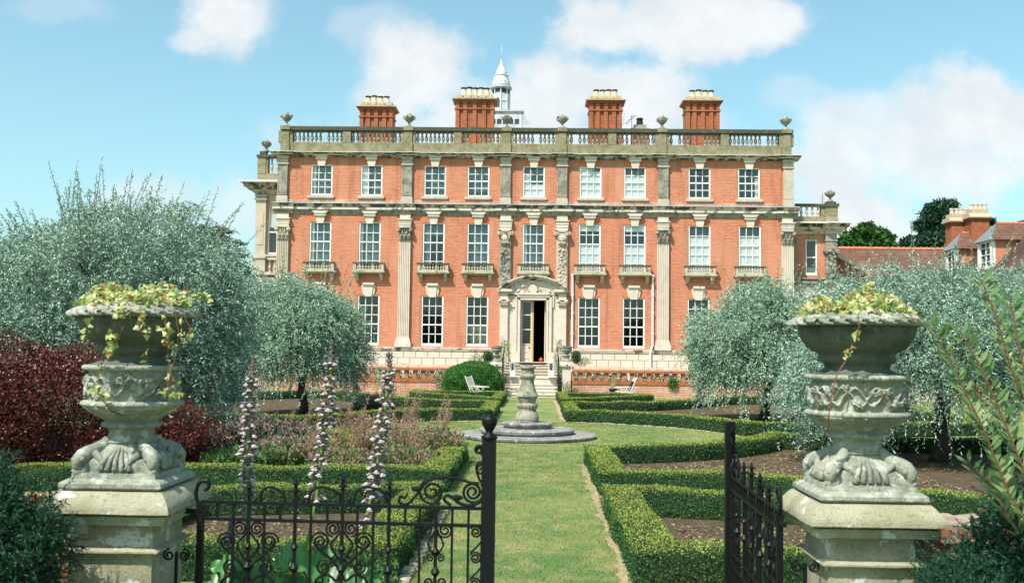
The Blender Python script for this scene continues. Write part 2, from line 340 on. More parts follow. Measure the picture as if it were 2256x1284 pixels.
        fs += [(b, (k + 1) % seg, k) for k in range(seg)] + [(b + 1, (n - 2) * seg + k, (n - 2) * seg + (k + 1) % seg) for k in range(seg)]
        s.add(vs, fs)
    def mesh(s, name, mats, org, smooth=False):
        me = bpy.data.meshes.new(name); o = Vector(org)
        me.from_pydata([tuple(Vector(v) - o) for v in s.v], [], s.f)
        if not isinstance(mats, (list, tuple)): mats = [mats]
        for m in mats: me.materials.append(M[m] if isinstance(m, str) else m)
        me.polygons.foreach_set('material_index', s.m)
        if smooth: me.polygons.foreach_set('use_smooth', [True] * len(s.f))
        me.update()
        return me
    def build(s, name, mats, parent=None, org=None, smooth=False):
        o_ = worldloc(parent) if parent else (org or (0, 0, 0))
        return link(name, s.mesh(name, mats, o_, smooth), parent, o_ if not parent else None)
def leafmesh(name, P, D, L, Wd, mats, parent=None, org=None, mi=None, N=None, core=None):
    """many diamond leaves: base P, direction D, length L, width Wd (arrays); core: an MB whose faces join in as last material"""
    P = np.asarray(P, float); D = np.asarray(D, float); n = len(P)
    D = D / (np.linalg.norm(D, axis=1, keepdims=True) + 1e-9)
    if N is None: N = rs.normal(size=(n, 3))
    Sd = np.cross(D, N); Sd /= (np.linalg.norm(Sd, axis=1, keepdims=True) + 1e-9)
    L = np.broadcast_to(L, (n,))[:, None]; Wd = np.broadcast_to(Wd, (n,))[:, None]
    V = np.stack([P, P + D * L * .45 + Sd * Wd * .5, P + D * L, P + D * L * .45 - Sd * Wd * .5], 1).reshape(-1, 3)
    o_ = np.array(worldloc(parent) if parent else (org or (0, 0, 0)))
    cv = []; cf = []
    if core: cv = core.v; cf = core.f
    nv = n * 4 + len(cv); V = np.vstack([V, np.array(cv).reshape(-1, 3)]) if cv else V
    me = bpy.data.meshes.new(name)
    me.vertices.add(nv); me.vertices.foreach_set('co', (V - o_).astype(np.float32).ravel())
    li = list(); 
    loops = np.arange(n * 4); starts = np.arange(n) * 4
    if cf:
        cl = np.concatenate([np.array(f) + n * 4 for f in cf]); ln = np.array([len(f) for f in cf])
        starts = np.concatenate([starts, n * 4 + np.concatenate([[0], np.cumsum(ln)[:-1]])]); loops = np.concatenate([loops, cl])
    me.loops.add(len(loops)); me.loops.foreach_set('vertex_index', loops.astype(np.int32))
    me.polygons.add(len(starts)); me.polygons.foreach_set('loop_start', starts.astype(np.int32))
    if not isinstance(mats, (list, tuple)): mats = [mats]
    for m in mats: me.materials.append(M[m])
    idx = np.zeros(len(starts), np.int32)
    if mi is not None: idx[:n] = mi
    if cf: idx[n:] = len(mats) - 1
    me.polygons.foreach_set('material_index', idx)
    me.update(calc_edges=True); me.validate()
    return link(name, me, parent, tuple(o_) if not parent else None)
def unit(n):
    v = rs.normal(size=(n, 3)); return v / np.linalg.norm(v, axis=1, keepdims=True)
def norm(a): return a / (np.linalg.norm(a, axis=-1, keepdims=True) + 1e-9)
# ================================================================== GROUND
X0 = -.17                                     # axis of the garden
def sheet(name, pts, z, m, kind='structure'):
    me = bpy.data.meshes.new(name); me.from_pydata([(x, y, z) for x, y in pts], [], [list(range(len(pts)))])
    me.materials.append(M[m]); o = link(name, me); tag(o, kind=kind); return o
sheet('lawn', [(-400, -60), (400, -60), (400, 700), (-400, 700)], 0, 'lawn')
CY = 25.4
def arc(r, a0, a1, n, sg=1):                  # angles from +x axis
    return [(X0 + sg * r * math.cos(R(a0 + (a1 - a0) * i / n)), CY + r * math.sin(R(a0 + (a1 - a0) * i / n))) for i in range(n + 1)]
def mir(pts, sg): return [(X0 + sg * dx, y) for dx, y in pts]
def near_arc(sg, r=6.05):                     # from the path round to the cross walk, near side of the circle
    a0 = -math.degrees(math.acos(1.37 / r)); return arc(r, a0, -22, 8, sg)
def far_arc(sg, r=6.05): 
    a0 = math.degrees(math.acos(1.35 / r)); return arc(r, a0, 14, 8, sg)
beds = {}
for sg in (1, -1):
    fa = [(1.32, 9.47), (1.32, 13.55), (4.3, 12.85), (4.3, 9.47)]
    beds[('a', sg)] = mir(fa, sg)
    tail = [(6.4, 13.1), (5.4, 13.85), (4.1, 14.75), (3.2, 15.4), (1.37, 15.5)] if sg > 0 else [(6.4, 15.2), (1.37, 15.5)]
    beds[('1', sg)] = near_arc(sg) + mir([(9.5, 22.7), (13, 22.7), (13, 13.1)] + tail, sg)
    beds[('2', sg)] = far_arc(sg) + mir([(9.5, 27.2), (13, 28.5), (13, 38), (11.5, 41.2), (9.9, 43.6), (8.6, 43.2), (7.3, 41.2), (5.9, 39.2), (4.4, 37.5), (1.35, 36.2)], sg)
    beds[('3', sg)] = mir([(1.35, 39.0), (1.35, 44.9), (5.1, 44.7), (5.1, 43.6)], sg)
def poly_offset(pts, d):                      # closed, signed
    out = []; n = len(pts)
    ar = sum(pts[i][0] * pts[(i + 1) % n][1] - pts[(i + 1) % n][0] * pts[i][1] for i in range(n)); s = 1 if ar > 0 else -1
    for i in range(n):
        a, b, c = Vector(pts[i - 1]), Vector(pts[i]), Vector(pts[(i + 1) % n])
        e1 = (b - a).normalized(); e2 = (c - b).normalized()
        n1 = Vector((e1.y, -e1.x)) * s; n2 = Vector((e2.y, -e2.x)) * s
        m_ = (n1 + n2); m_ = m_.normalized(); k = d / max(.45, m_.dot(n1)); out.append((b.x + m_.x * k, b.y + m_.y * k))
    return out
def hedge(pts, wd, h, label, leaf=None):
    inn = poly_offset(pts, -wd / 2); out = poly_offset(pts, wd / 2); n = len(pts)
    ybase = min(p[1] for p in pts); org = (pts[0][0], pts[0][1], 0)
    P = []; D = []; Ls = []; mi = []; Nn = []
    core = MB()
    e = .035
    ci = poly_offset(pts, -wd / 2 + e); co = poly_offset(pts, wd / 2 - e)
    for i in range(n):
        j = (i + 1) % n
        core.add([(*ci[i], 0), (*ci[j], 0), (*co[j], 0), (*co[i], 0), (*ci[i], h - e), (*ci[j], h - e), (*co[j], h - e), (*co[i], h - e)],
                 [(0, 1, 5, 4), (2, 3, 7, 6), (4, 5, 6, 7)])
        yc = .5 * (pts[i][1] + pts[j][1])
        for kind in ('top', 'in', 'out'):
            # subdivide long edges so the leaf size follows the distance
            m_ = max(1, int((Vector(pts[j]) - Vector(pts[i])).length / 1.5))
            for q in range(m_):
                t0, t1 = q / m_, (q + 1) / m_
                lerp = lambda a, b, t: np.array([a[0] + (b[0] - a[0]) * t, a[1] + (b[1] - a[1]) * t])
                A0, A1 = lerp(inn[i], inn[j], t0), lerp(inn[i], inn[j], t1); B0, B1 = lerp(out[i], out[j], t0), lerp(out[i], out[j], t1)
                dist = max(8, .5 * (A0[1] + B1[1])); sz = (leaf or 1) * min(.034, max(.017, dist * .00118))
                if kind == 'top': area = wd * np.linalg.norm(A1 - A0)
                else:
                    ed = (A0, A1) if kind == 'in' else (B0, B1)
                    area = h * np.linalg.norm(ed[1] - ed[0])
                    nr = np.array([(ed[1] - ed[0])[1], -(ed[1] - ed[0])[0]]); mid = .5 * (ed[0] + ed[1]); cen = .25 * (A0 + A1 + B0 + B1)
                    if np.dot(nr, mid - cen) < 0: nr = -nr
                    nr = nr / (np.linalg.norm(nr) + 1e-9)
                    # faces that look away from the camera get few leaves
                    back = np.dot(nr, -mid) < 0
                    if back: area *= .12
                cnt = int(area / (sz * sz) * 1.25) + 1
                u_ = rs.rand(cnt); v_ = rs.rand(cnt)
                if kind == 'top':
                    pa = A0[None] + (A1 - A0)[None] * u_[:, None]; pb = B0[None] + (B1 - B0)[None] * u_[:, None]
                    xy = pa + (pb - pa) * v_[:, None]; z = h + rs.uniform(-.02, .012, cnt); nn = np.array([0, 0, 1.0])
                    wav = np.sin(xy[:, 0] * 2.3 + xy[:, 1] * 1.7) * .016 + np.sin(xy[:, 0] * 5.1 - xy[:, 1] * 3.3) * .011 - .03 * (np.abs(v_ - .5) * 2) ** 6; z = z + wav
                else:
                    xy = ed[0][None] + (ed[1] - ed[0])[None] * u_[:, None]; z = v_ * h
                    bul = rs.uniform(-.03, .012, cnt) + np.sin(xy[:, 0] * 6 + xy[:, 1] * 5 + z * 9) * .014 + np.sin(xy[:, 0] * 2.1 - xy[:, 1] * 2.7) * .014 - .03 * (v_ < .12)
                    xy = xy + nr[None] * bul[:, None]; nn = np.array([nr[0], nr[1], 0])
                p = np.column_stack([xy, z]); d = unit(cnt) + nn[None] * .5 + np.array([0, 0, .3])
                P.append(p); D.append(d); Ls.append(np.full(cnt, sz * 1.25) * rs.uniform(.7, 1.3, cnt))
                nv = unit(cnt) * .55 + nn[None] * (1.0); Nn.append(nv)
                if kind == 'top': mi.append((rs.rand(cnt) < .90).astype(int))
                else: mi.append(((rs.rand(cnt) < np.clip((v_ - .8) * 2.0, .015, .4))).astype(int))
    P = np.vstack(P); D = np.vstack(D); Ls = np.concatenate(Ls); mi = np.concatenate(mi)
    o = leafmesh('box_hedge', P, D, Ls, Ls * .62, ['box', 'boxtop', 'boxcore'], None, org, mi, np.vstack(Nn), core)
    tag(o, label, 'hedge', 'clipped box hedges of the parterre'); return o
HL = {('a', 1): 'clipped box hedge round the near right bed, behind the open gate leaf', ('a', -1): 'clipped box hedge round the near left bed, behind the closed gate leaf and flower spikes',
      ('1', 1): 'clipped box hedge round the mulched bed right of the path in front of the sundial', ('1', -1): 'clipped box hedge round the pink and brown flower bed left of the path',
      ('2', 1): 'clipped box hedge curving round the small silver tree right of the sundial', ('2', -1): 'clipped box hedge curving round the small silver tree left of the sundial',
      ('3', 1): 'narrow wedge of box hedge right of the steps, before the reclining chair', ('3', -1): 'narrow wedge of box hedge left of the steps, before the round green bush'}
for k, pts in beds.items():
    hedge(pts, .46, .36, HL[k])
    sheet('bed_soil', poly_offset(pts, .05), .02, 'soil')
# cream edging stones round the circle and along the path
def edging(pts, wd=.07, z=.035, gap=.015, ln=.45):
    mb = MB()
    for a, b in zip(pts[:-1], pts[1:]):
        a, b = Vector(a), Vector(b); L = (b - a).length; n = max(1, int(L / ln)); t = (b - a) / L; nr = Vector((-t.y, t.x))
        for i in range(n):
            c = a + t * (L * (i + .5) / n); hl = L / n / 2 - gap; c = c + nr * random.uniform(-.018, .018); hl *= random.uniform(.75, 1.02); w2_ = wd * random.uniform(.35, .58); ang = random.uniform(-.09, .09); tx = Vector((t.x - nr.x * ang, t.y - nr.y * ang)); nx = Vector((nr.x + t.x * ang, nr.y + t.y * ang))
            if random.random() < .08: continue
            mb.obox((c.x, c.y, z * .3), (tx.x * hl, tx.y * hl, random.uniform(-.006, .006)), (nx.x * w2_, nx.y * w2_, random.uniform(-.006, .006)), (0, 0, z * .5 * random.uniform(.6, 1.25)))
    return mb
for sg in (1, -1):
    o = edging(arc(5.62, 76, 12, 14, sg)).build('edging', 'kerb', None, (X0, CY, 0)); tag(o, kind='structure')
    o = edging(arc(5.62, -74, -20, 14, sg), z=.02).build('edging', 'kerb', None, (X0, CY, 0)); tag(o, kind='structure')
o = edging(mir([(1.02, 9.2), (1.02, 13.7)], -1), wd=.11, z=.07, ln=.17).build('edging', 'kerb', None, (X0, 9, 0)); tag(o, kind='structure')
# bare earth along the lawn edge on the right
def ragged(x, y0, y1, wmin, wmax, n=60):
    L_, R_ = [], []
    for i in range(n + 1):
        y = y0 + (y1 - y0) * i / n; k = .5 + .5 * noise.noise((y * 1.4, x, 3.1)) + .35 * noise.noise((y * 6, x, 7.7))
        L_.append((x - wmin - (wmax - wmin) * max(0, k), y)); R_.append((x + .15, y))
    me = bpy.data.meshes.new('bare_earth'); me.from_pydata([(a, b, .005) for a, b in L_] + [(a, b, .005) for a, b in R_], [], [(i, i + n + 1, i + n + 2, i + 1) for i in range(n)])
    me.materials.append(M['earth']); tag(link('bare_earth', me), kind='structure')
ragged(X0 + 1.12, 8.2, 19.4, -.03, .22); ragged(X0 + 1.12, 31.5, 45, .0, .25)
# short grass blades on the lawn near the camera
def lawn_blades():
    n = 230000; y = 7.5 + (31 - 7.5) * rs.rand(n) ** 1.7; x = rs.uniform(-1, 1, n)
    half = np.where(y < 19.0, 1.12, np.where(np.abs(y - CY) < 5.6, np.sqrt(np.clip(5.6 ** 2 - (y - CY) ** 2, 0, 99)), 1.05))
    half = np.maximum(half, 1.1); x = X0 + x * half
    keep = rs.rand(n) < half / half.max() * 1.0 + .25; x, y = x[keep], y[keep]; n = len(x)
    P = np.column_stack([x, y, np.zeros(n)]); D = unit(n) * .75; D[:, 2] = 1
    L = rs.uniform(.012, .026, n) * (1 + (y - 8) * .02); 
    o = leafmesh('grass', P, D, L, .005 + (y - 8) * .00035, 'blade', None, (X0, 8, 0)); tag(o, 'short mown grass of the garden path, green with dry yellow patches', 'grass', kind='stuff')
lawn_blades()
# leaf litter on mulch
def litter():
    P = []
    for (x0, x1, y0, y1, n) in ((1.7, 3.9, 9.8, 12.6, 2500), (-4, -1.7, 9.8, 12.6, 2500), (1.7, 7, 15.8, 19.5, 9000), (3, 8, 19, 22, 5000), (4, 12, 29.5, 36, 6000), (7, 10, 36, 42, 2500)):
        P.append(np.column_stack([rs.uniform(x0, x1, n), rs.uniform(y0, y1, n), rs.uniform(.02, .035, n)]))
    P = np.vstack(P); n = len(P)
    P = P[rs.rand(n) < .5]; r = np.hypot(P[:, 0] - X0, P[:, 1] - CY); P = P[r > 6.4]; n = len(P)
    D = unit(n); D[:, 2] *= .25; N = unit(n) * .5 + np.array([0, 0, 1]); 
    o = leafmesh('leaf_litter', P, D, rs.uniform(.03, .065, n), .03, 'litter', None, (0, 9, 0), None, N); tag(o, 'dry tan leaves scattered over the mulch of the beds', 'fallen leaves', kind='stuff')
litter()
# ================================================================== MANOR HOUSE
HY = 52.0
def X(u, v=600, Y=HY): return at(u, v, Y).x
def Z(v, u=950, Y=HY): return at(u, v, Y).z
house = thing('manor_house', (X(1175), HY, 0), 'long three-storey brick manor house with cream pilasters, sash windows and a roof balustrade', 'manor house')
TZ = .80                                      # terrace level
zp0, zp1 = Z(774), Z(765)                     # plinth moulding
zc1b, zc1t = Z(474), Z(450)                   # lower cornice
zc2b, zc2t = Z(349), Z(335, 950, 51.5)        # upper cornice
zpt = Z(316, 950, 51.8)                       # parapet plinth top
zb1 = Z(289, 950, 51.8); zrt = Z(280, 950, 51.7)
hx0, hx1 = X(612, 600), X(1746, 600)
pil = [X(623.5, 560), X(892, 560), X(1113.5, 560), X(1238, 560), X(1460, 560), X(1734, 560)]
pilu = [X(623.5, 400), X(897.5, 400), X(1114, 400), X(1238.5, 400), X(1461, 400), X(1736, 400)]
up = [708.5, 818.5, 958.5, 1054, 1176, 1301, 1399, 1541, 1650]
f1 = [705, 814, 955, 1053, 1175, 1299, 1398, 1541, 1652]
gf = [704, 811, 952, 1051, None, 1297, 1396, 1539, 1650]
hw = .575
uz1, uz0 = Z(362, 708), Z(431, 708)
fz1, fz0 = Z(488, 705), Z(599, 705)
gz1, gz0 = Z(650.5, 952), Z(762, 952)
wins = []
for u in up: wins.append((X(u, 395), uz0, uz1, 'upper'))
for u in f1: wins.append((X(u, 540), fz0, fz1, 'first'))
for u in gf:
    if u: wins.append((X(u, 705), gz0, gz1, 'ground'))
dx0, dx1 = X(1146, 730), X(1203, 730); dz0 = 1.63; dz1 = Z(662, 1175)
holes = [(x - hw, x + hw, a, b) for x, a, b, k in wins] + [(dx0, dx1, dz0, dz1)]
def wall_grid(mb, x0, x1, z0, z1, Y, holes, rev=.16):
    xs = sorted({x0, x1} | {h[0] for h in holes} | {h[1] for h in holes}); zs = sorted({z0, z1} | {h[2] for h in holes} | {h[3] for h in holes})
    for i in range(len(xs) - 1):
        for j in range(len(zs) - 1):
            cx, cz = (xs[i] + xs[i + 1]) / 2, (zs[j] + zs[j + 1]) / 2
            if any(h[0] < cx < h[1] and h[2] < cz < h[3] for h in holes): continue
            mb.add([(xs[i], Y, zs[j]), (xs[i + 1], Y, zs[j]), (xs[i + 1], Y, zs[j + 1]), (xs[i], Y, zs[j + 1])], [(0, 1, 2, 3)])
    for a, b, c, d in holes:
        mb.add([(a, Y, c), (b, Y, c), (b, Y, d), (a, Y, d), (a, Y + rev, c), (b, Y + rev, c), (b, Y + rev, d), (a, Y + rev, d)], [(0, 4, 7, 3), (1, 2, 6, 5), (3, 7, 6, 2), (0, 1, 5, 4)])
mb = MB(); wall_grid(mb, hx0, hx1, zp1, zc2b + .3, HY, holes)
for x in (hx0, hx1): mb.add([(x, HY, zp1), (x, HY + 14, zp1), (x, HY + 14, zc2b + .3), (x, HY, zc2b + .3)], [(0, 1, 2, 3)])
mb.add([(hx0, HY + 14, TZ), (hx1, HY + 14, TZ), (hx1, HY + 14, zc2b + .3), (hx0, HY + 14, zc2b + .3)], [(0, 1, 2, 3)])
mb.build('brick_wall', 'brick', house)
mb = MB()                                     # rooms seen through the glass
for z in (.9, fz0 - .75, uz0 - .8, zc2b + .2): mb.add([(hx0 + .1, HY + .2, z), (hx1 - .1, HY + .2, z), (hx1 - .1, HY + 6, z), (hx0 + .1, HY + 6, z)], [(0, 1, 2, 3)])
mb.add([(hx0 + .1, HY + 6, .9), (hx1 - .1, HY + 6, .9), (hx1 - .1, HY + 6, zc2b + .2), (hx0 + .1, HY + 6, zc2b + .2)], [(0, 1, 2, 3)])
for x in pil[:]: mb.add([(x, HY + .2, .9), (x, HY + 6, .9), (x, HY + 6, zc2b), (x, HY + .2, zc2b)], [(0, 1, 2, 3)])
mb.build('rooms', 'room', house)
# base of blocks
mb = MB()
bdx0, bdx1 = X(1100, 780), X(1248, 780)
mb2 = MB()
for (a, b) in ((hx0 - .1, bdx0), (bdx1, hx1 + .1)):
    mb.add([(a, HY - .12, TZ - .3), (b, HY - .12, TZ - .3), (b, HY - .12, zp0), (a, HY - .12, zp0)], [(0, 1, 2, 3)])
    n = round((b - a) / .62); s = (b - a) / n
    r1 = Z(788, 950); 
    for (lo, hi, off) in ((r1 + .012, zp0 - .012, 0), (.95, r1 - .012, .5), (TZ - .2, .925, 0)):
        for i in range(n):
            if off and i == n - 1: continue
            mb.box(a + s * (i + off) + .015, a + s * (i + off + 1) - .015, HY - .16, HY - .115, lo, hi)
    mb2.prismx(a - .0, b, [(HY + .05, zp0), (HY - .17, zp0), (HY - .20, zp0 + .04), (HY - .24, zp1 - .06), (HY - .24, zp1 - .02), (HY - .1, zp1), (HY + .05, zp1)])
mb.build('stone_base', 'palestone', house); mb2.build('plinth_moulding', 'halfstain', house)
# cornices
def cornice(name, x0, x1, segs, zt, zb, P, brk, mats):
    """three bands: pale lead top, stained cyma, pale fascia, shaded bed mould; breaks forward over the pilasters"""
    H = zt - zb
    for (a, b, e) in [(x0, x1, 0)] + [(s - .5, s + .5, brk) for s in segs]:
        y = HY - e; mb = MB()
        bands = [(zt - .07 * H, zt, P, P), (zt - .36 * H, zt - .07 * H, P * .72, P * .98), (zt - .60 * H, zt - .36 * H, P * .66, P * .66), (zt - .80 * H, zt - .60 * H, P * .3, P * .46), (zb, zt - .80 * H, P * .12, P * .24)]
        ext = 1 if (a, b) == (x0, x1) else .25
        for k, (l, h, pl, ph) in enumerate(bands):
            mb.cur = [0, 1, 2, 3, 3][k]
            ee = (pl + ph) / 2 * (1 if e == 0 else .3)
            mb.prismx(a - ee, b + ee, [(HY + .1, l), (y - pl, l), (y - ph, h), (HY + .1, h)])
        mb.build(name, mats, house)
cornice('lower_cornice', hx0, hx1, pil, zc1t, zc1b, .30, .11, ['lead', 'stained', 'halfstain', 'greystone'])
cornice('upper_cornice', hx0 - .0, hx1 + .0, pilu, zc2t, zc2b, .38, .12, ['white', 'stained', 'halfstain', 'stained'])
mb = MB(); mb.box(hx0 + .05, hx1 - .05, HY - .05, HY - .004, zc1t - .02, zc1t + .2); mb.build('weathered_course', M['wallbrick'], house)
# pilasters, upper
for x in pilu:
    mb = MB(); x0, x1 = x - .26, x + .26; y = HY - .14
    end = x in (pilu[0], pilu[-1])
    mb.box(x0, x1, y, HY - .003, zc1t + .35, zc2b - .34)
    for (a, b) in ((x0, x0 + .07), (x1 - .07, x1)): mb.box(a, b, y - .02, y, zc1t + .42, zc2b - .40)
    mb.box(x0 + .07, x1 - .07, y - .02, y, zc2b - .46, zc2b - .40); mb.box(x0 + .07, x1 - .07, y - .02, y, zc1t + .42, zc1t + .48)
    mb.cur = 1
    mb.box(x0 - .04, x1 + .04, y - .05, HY - .003, zc1t, zc1t + .30); mb.box(x0 - .02, x1 + .02, y - .03, HY - .003, zc1t + .30, zc1t + .37)
    mb.box(x0 - .02, x1 + .02, y - .03, HY - .003, zc2b - .34, zc2b - .24); mb.box(x0 - .05, x1 + .05, y - .07, HY - .003, zc2b - .08, zc2b + .05)
    mb.box(x0 - .06, x1 + .06, y - .06, HY - .003, zc2b - .40, zc2b - .34); mb.box(x0, x1, y, HY - .003, zc2b - .24, zc2b - .08)
    mb.build('upper_pilaster', ['stone' if x == pilu[-1] else 'greystone', 'stone'], house)
# pilasters, lower
zcap1, zcap0 = Z(502), Z(529)
def fluted(mb, x, z0, z1, w_, y0, y1, nf=6):
    prof = [(x - w_, y1), (x - w_, y0)]; s = 2 * w_ / (nf * 2 + 1)
    for i in range(nf):
        a = x - w_ + s * (2 * i + 1); prof += [(a, y0), (a + .15 * s, y0 + .035), (a + .85 * s, y0 + .035), (a + s, y0)]
    prof += [(x + w_, y0), (x + w_, y1)]
    mb.prismz(z0, z1, prof[::-1])
def composite_cap(mb, x, y, z0, z1, w_):
    H = z1 - z0
    mb.box(x - w_ * .95, x + w_ * .95, y, HY - .004, z0, z1)
    mb.box(x - w_ * 1.22, x + w_ * 1.22, y - .13, HY - .004, z1 - .10 * H, z1)
    for k in range(5): mb.ball((x + (k - 2) * w_ * .42, y - .05, z1 - .26 * H), .05, 6)
    for s in (-1, 1):
        mb.ball((x + s * w_ * 1.05, y - .08, z1 - .28 * H), .115, 10, (1, .7, 1)); mb.ball((x + s * w_ * 1.05, y - .16, z1 - .28 * H), .045, 6)
    for row, nn in ((0, 3), (1, 2)):
        for k in range(nn):
            cx = x + (k - (nn - 1) / 2) * w_ * .68; zz = z0 + row * H * .28
            mb.tube([(cx, y + .0, zz), (cx, y - .06, zz + H * .2), (cx, y - .13, zz + H * .32), (cx, y - .10, zz + H * .36)], [.09, .085, .05, .02], 6)
    mb.box(x - w_ * 1.06, x + w_ * 1.06, y - .03, HY - .004, z0 - .05, z0)
for i, x in enumerate(pil):
    mb = MB(); w_ = .30; y = HY - .18
    if i in (2, 3):
        zs0 = Z(634); zs1 = Z(512)
        def carved(s, t, x=x, zs0=zs0, zs1=zs1, i=i):
            px = x - .27 + .54 * s; pz = zs0 + (zs1 - zs0) * t; e = min(s, 1 - s) * 8
            a = noise.noise((px * 7, pz * 6, i * 9.3)); b_ = noise.noise((px * 15, pz * 13, 3.3 + i))
            d = (max(0, a) * .22 + abs(b_) * .11) * min(1, e) * min(1, t * 2.2)
            return (px, y - .015 - d, pz)
        mb.box(x - .29, x + .29, y, HY - .003, zs0, zs1 + .02); mb.grid(carved, 26, 130)
        mb.cur = 1
        for s in (-1, 1):
            mb.tube([(x + s * .30, y - .16, zs1 - .0), (x + s * .30, HY - .02, zs1 - .0)], .13, 12)
            mb.ball((x + s * .30, y - .16, zs1), .06, 6)
        mb.box(x - .36, x + .36, y - .16, HY - .003, zs1 + .05, zs1 + .14); mb.box(x - .22, x + .22, y - .12, HY - .003, zs1 - .3, zs1 + .05)
        mb.ball((x, y - .08, zs1 - .30), .22, 10, (.9, .5, .9))
        for k in range(3): mb.ball((x + (k - 1) * .13, y - .14, zs1 - .52), .07, 6)
        mb.build('carved_pilaster', ['greystone' if i == 2 else 'stone', 'stone'], house)
        ztop = zs1 + .14
    else:
        zs0 = zp1; fluted(mb, x, zs0 + .52, zcap0 - .04, w_, y, HY - .003)
        for (a, b, o_) in ((0, .22, .12), (.22, .33, .09), (.33, .44, .06), (.44, .52, .03)): mb.box(x - w_ - o_, x + w_ + o_, y - o_, HY - .003, zs0 + a, zs0 + b)
        mb.build('fluted_pilaster', ['palestone' if i != 0 else 'stone'], house)
        mc = MB(); composite_cap(mc, x, y, zcap0, zcap1, w_); mc.build('capital', 'greystone' if i else 'stone', house)
        ztop = zcap1
    mb = MB(); z1 = Z(486)
    for q, (a, o_) in enumerate(((0, .0), (.33, .02), (.66, .04))):
        mb.box(x - w_ - o_, x + w_ + o_, y - o_, HY - .003, ztop + (z1 - ztop) * a, ztop + (z1 - ztop) * (a + .34) - .004)
    mb.box(x - w_ - .08, x + w_ + .08, y - .09, HY - .003, z1, z1 + .05)
    mb.box(x - w_ + .02, x + w_ - .02, y + .03, HY - .003, z1 + .05, zc1b + .1)
    mb.build('entablature_block', 'palestone', house)
# windows
cont_u = ['teal', 'curtl', 'teal', 'teal', 'low', 'white', 'white2', 'dteal', 'dcurt']
cont_f = ['teal', 'teal', 'dteal2', 'teal', 'teal', 'half', 'half', 'high', 'high']
cont_g = ['dark', 'dark', 'dark', 'tan', 'tealtop', 'dark', 'dark', 'dark']
conts = cont_u + cont_f + cont_g
def window(x, z0, z1, kind, cont, y=HY, w_=hw, cols=3, name='sash_window', par=None):
    par = par or house
    rows = {'upper': 4, 'first': 5, 'ground': 5}.get(kind, 4); mid = {'upper': 2, 'first': 2, 'ground': 3}.get(kind, 2)
    mb = MB(); f = .07; yb = y + .10
    bot = z0 + (.14 if kind != 'upper' else .1)
    mb.box(x - w_ + .002, x - w_ + f, y + .04, y + .15, z0, z1); mb.box(x + w_ - f, x + w_ - .002, y + .04, y + .15, z0, z1)
    mb.box(x - w_ + f, x + w_ - f, y + .05, y + .14, z1 - f, z1 - .002); mb.box(x - w_ + f, x + w_ - f, y + .05, y + .14, z0 + .002, bot)
    gx0, gx1, gz0_, gz1_ = x - w_ + f, x + w_ - f, bot, z1 - f
    for i in range(1, cols): 
        cx = gx0 + (gx1 - gx0) * i / cols; mb.box(cx - .018, cx + .018, yb - .02, yb + .02, gz0_, gz1_)
    for j in range(1, rows):
        cz = gz1_ - (gz1_ - gz0_) * j / rows; t = .032 if j == mid else .018
        mb.box(gx0, gx1, yb - (.04 if j == mid else .017), yb + .017, cz - t, cz + t)
    o = mb.build(name, 'white', par)
    mg = MB(); mg.add([(gx0, yb + .025, gz0_), (gx1, yb + .025, gz0_), (gx1, yb + .025, gz1_), (gx0, yb + .025, gz1_)], [(0, 1, 2, 3)]); mg.build('glass', 'glass', o)
    H = gz1_ - gz0_; Wd = gx1 - gx0
    def cloth(nm, m, a, b, c, d, y=.2, wv=.010):   # fractions
        mb = MB(); ph = random.random() * 9
        mb.grid(lambda s, t: (gx0 + Wd * (a + (b - a) * s), HYw + y + wv * math.sin(s * (b - a) * 42 + ph) + wv * .4 * math.sin(t * 11 + s * 5), gz0_ + H * (c + (d - c) * t)), 40, 8)
        mb.build(nm, m, o)
    HYw = y
    if cont in ('teal', 'curtl', 'dteal'):  # sheet behind the glass, coloured like sky reflected in the panes
        cloth('blind', 'blinddark' if cont == 'dteal' else 'paneteal', 0, 1, random.choice([0, 0, .12]) if cont == 'teal' else 0, 1, .40, .004)
    if cont == 'teal' and random.random() < .6: cloth('curtain', 'curtain', 0, random.uniform(.1, .2), 0, 1)
    if cont == 'curtl': cloth('curtain', 'curtain', 0, .34, 0, 1)
    if cont == 'dcurt': cloth('blind', 'blinddark', 0, 1, 0, 1, .42, .004); cloth('curtain', 'curtain', .84, 1, 0, .7)
    if cont == 'dteal2': cloth('blind', 'paneteal', 0, 1, .76, 1, .4, .004); cloth('curtain', 'paneteal', 0, .28, 0, 1)
    if cont == 'low': cloth('blind', 'paneteal', 0, 1, .5, 1, .42, .004); cloth('curtain', 'curtain', 0, 1, 0, .42, .145, .003); cloth('curtain', 'curtain', 0, .3, .4, .8)
    if cont == 'white': cloth('curtain', 'curtain', 0, 1, 0, .88, .14, .003); cloth('curtain', 'curtain', 0, .62, .88, 1, .15, .003); cloth('blind', 'paneteal', 0, 1, .8, 1, .42, .004)
    if cont == 'white2': cloth('curtain', 'curtain', 0, 1, 0, .76, .14, .003); cloth('blind', 'paneteal', 0, 1, .7, 1, .42, .004)
    if cont == 'half': cloth('blind', 'curtain', 0, 1, 0, .58, .14, .003); cloth('blind', 'curtain', 0, 1, .88, 1, .14, .003); cloth('blind', 'blinddark', 0, 1, .5, .95, .5, .004)
    if cont == 'high': cloth('curtain', 'curtain', 0, 1, 0, .78, .145, .004); cloth('blind', 'paneteal', 0, 1, .72, 1, .42, .01)
    if cont == 'tan': cloth('blind', 'tanblind', 0, 1, 0, .40, .3, .004)
    if cont == 'tealtop': cloth('blind', 'blinddark', 0, 1, .42, 1, .6, .004)
    return o
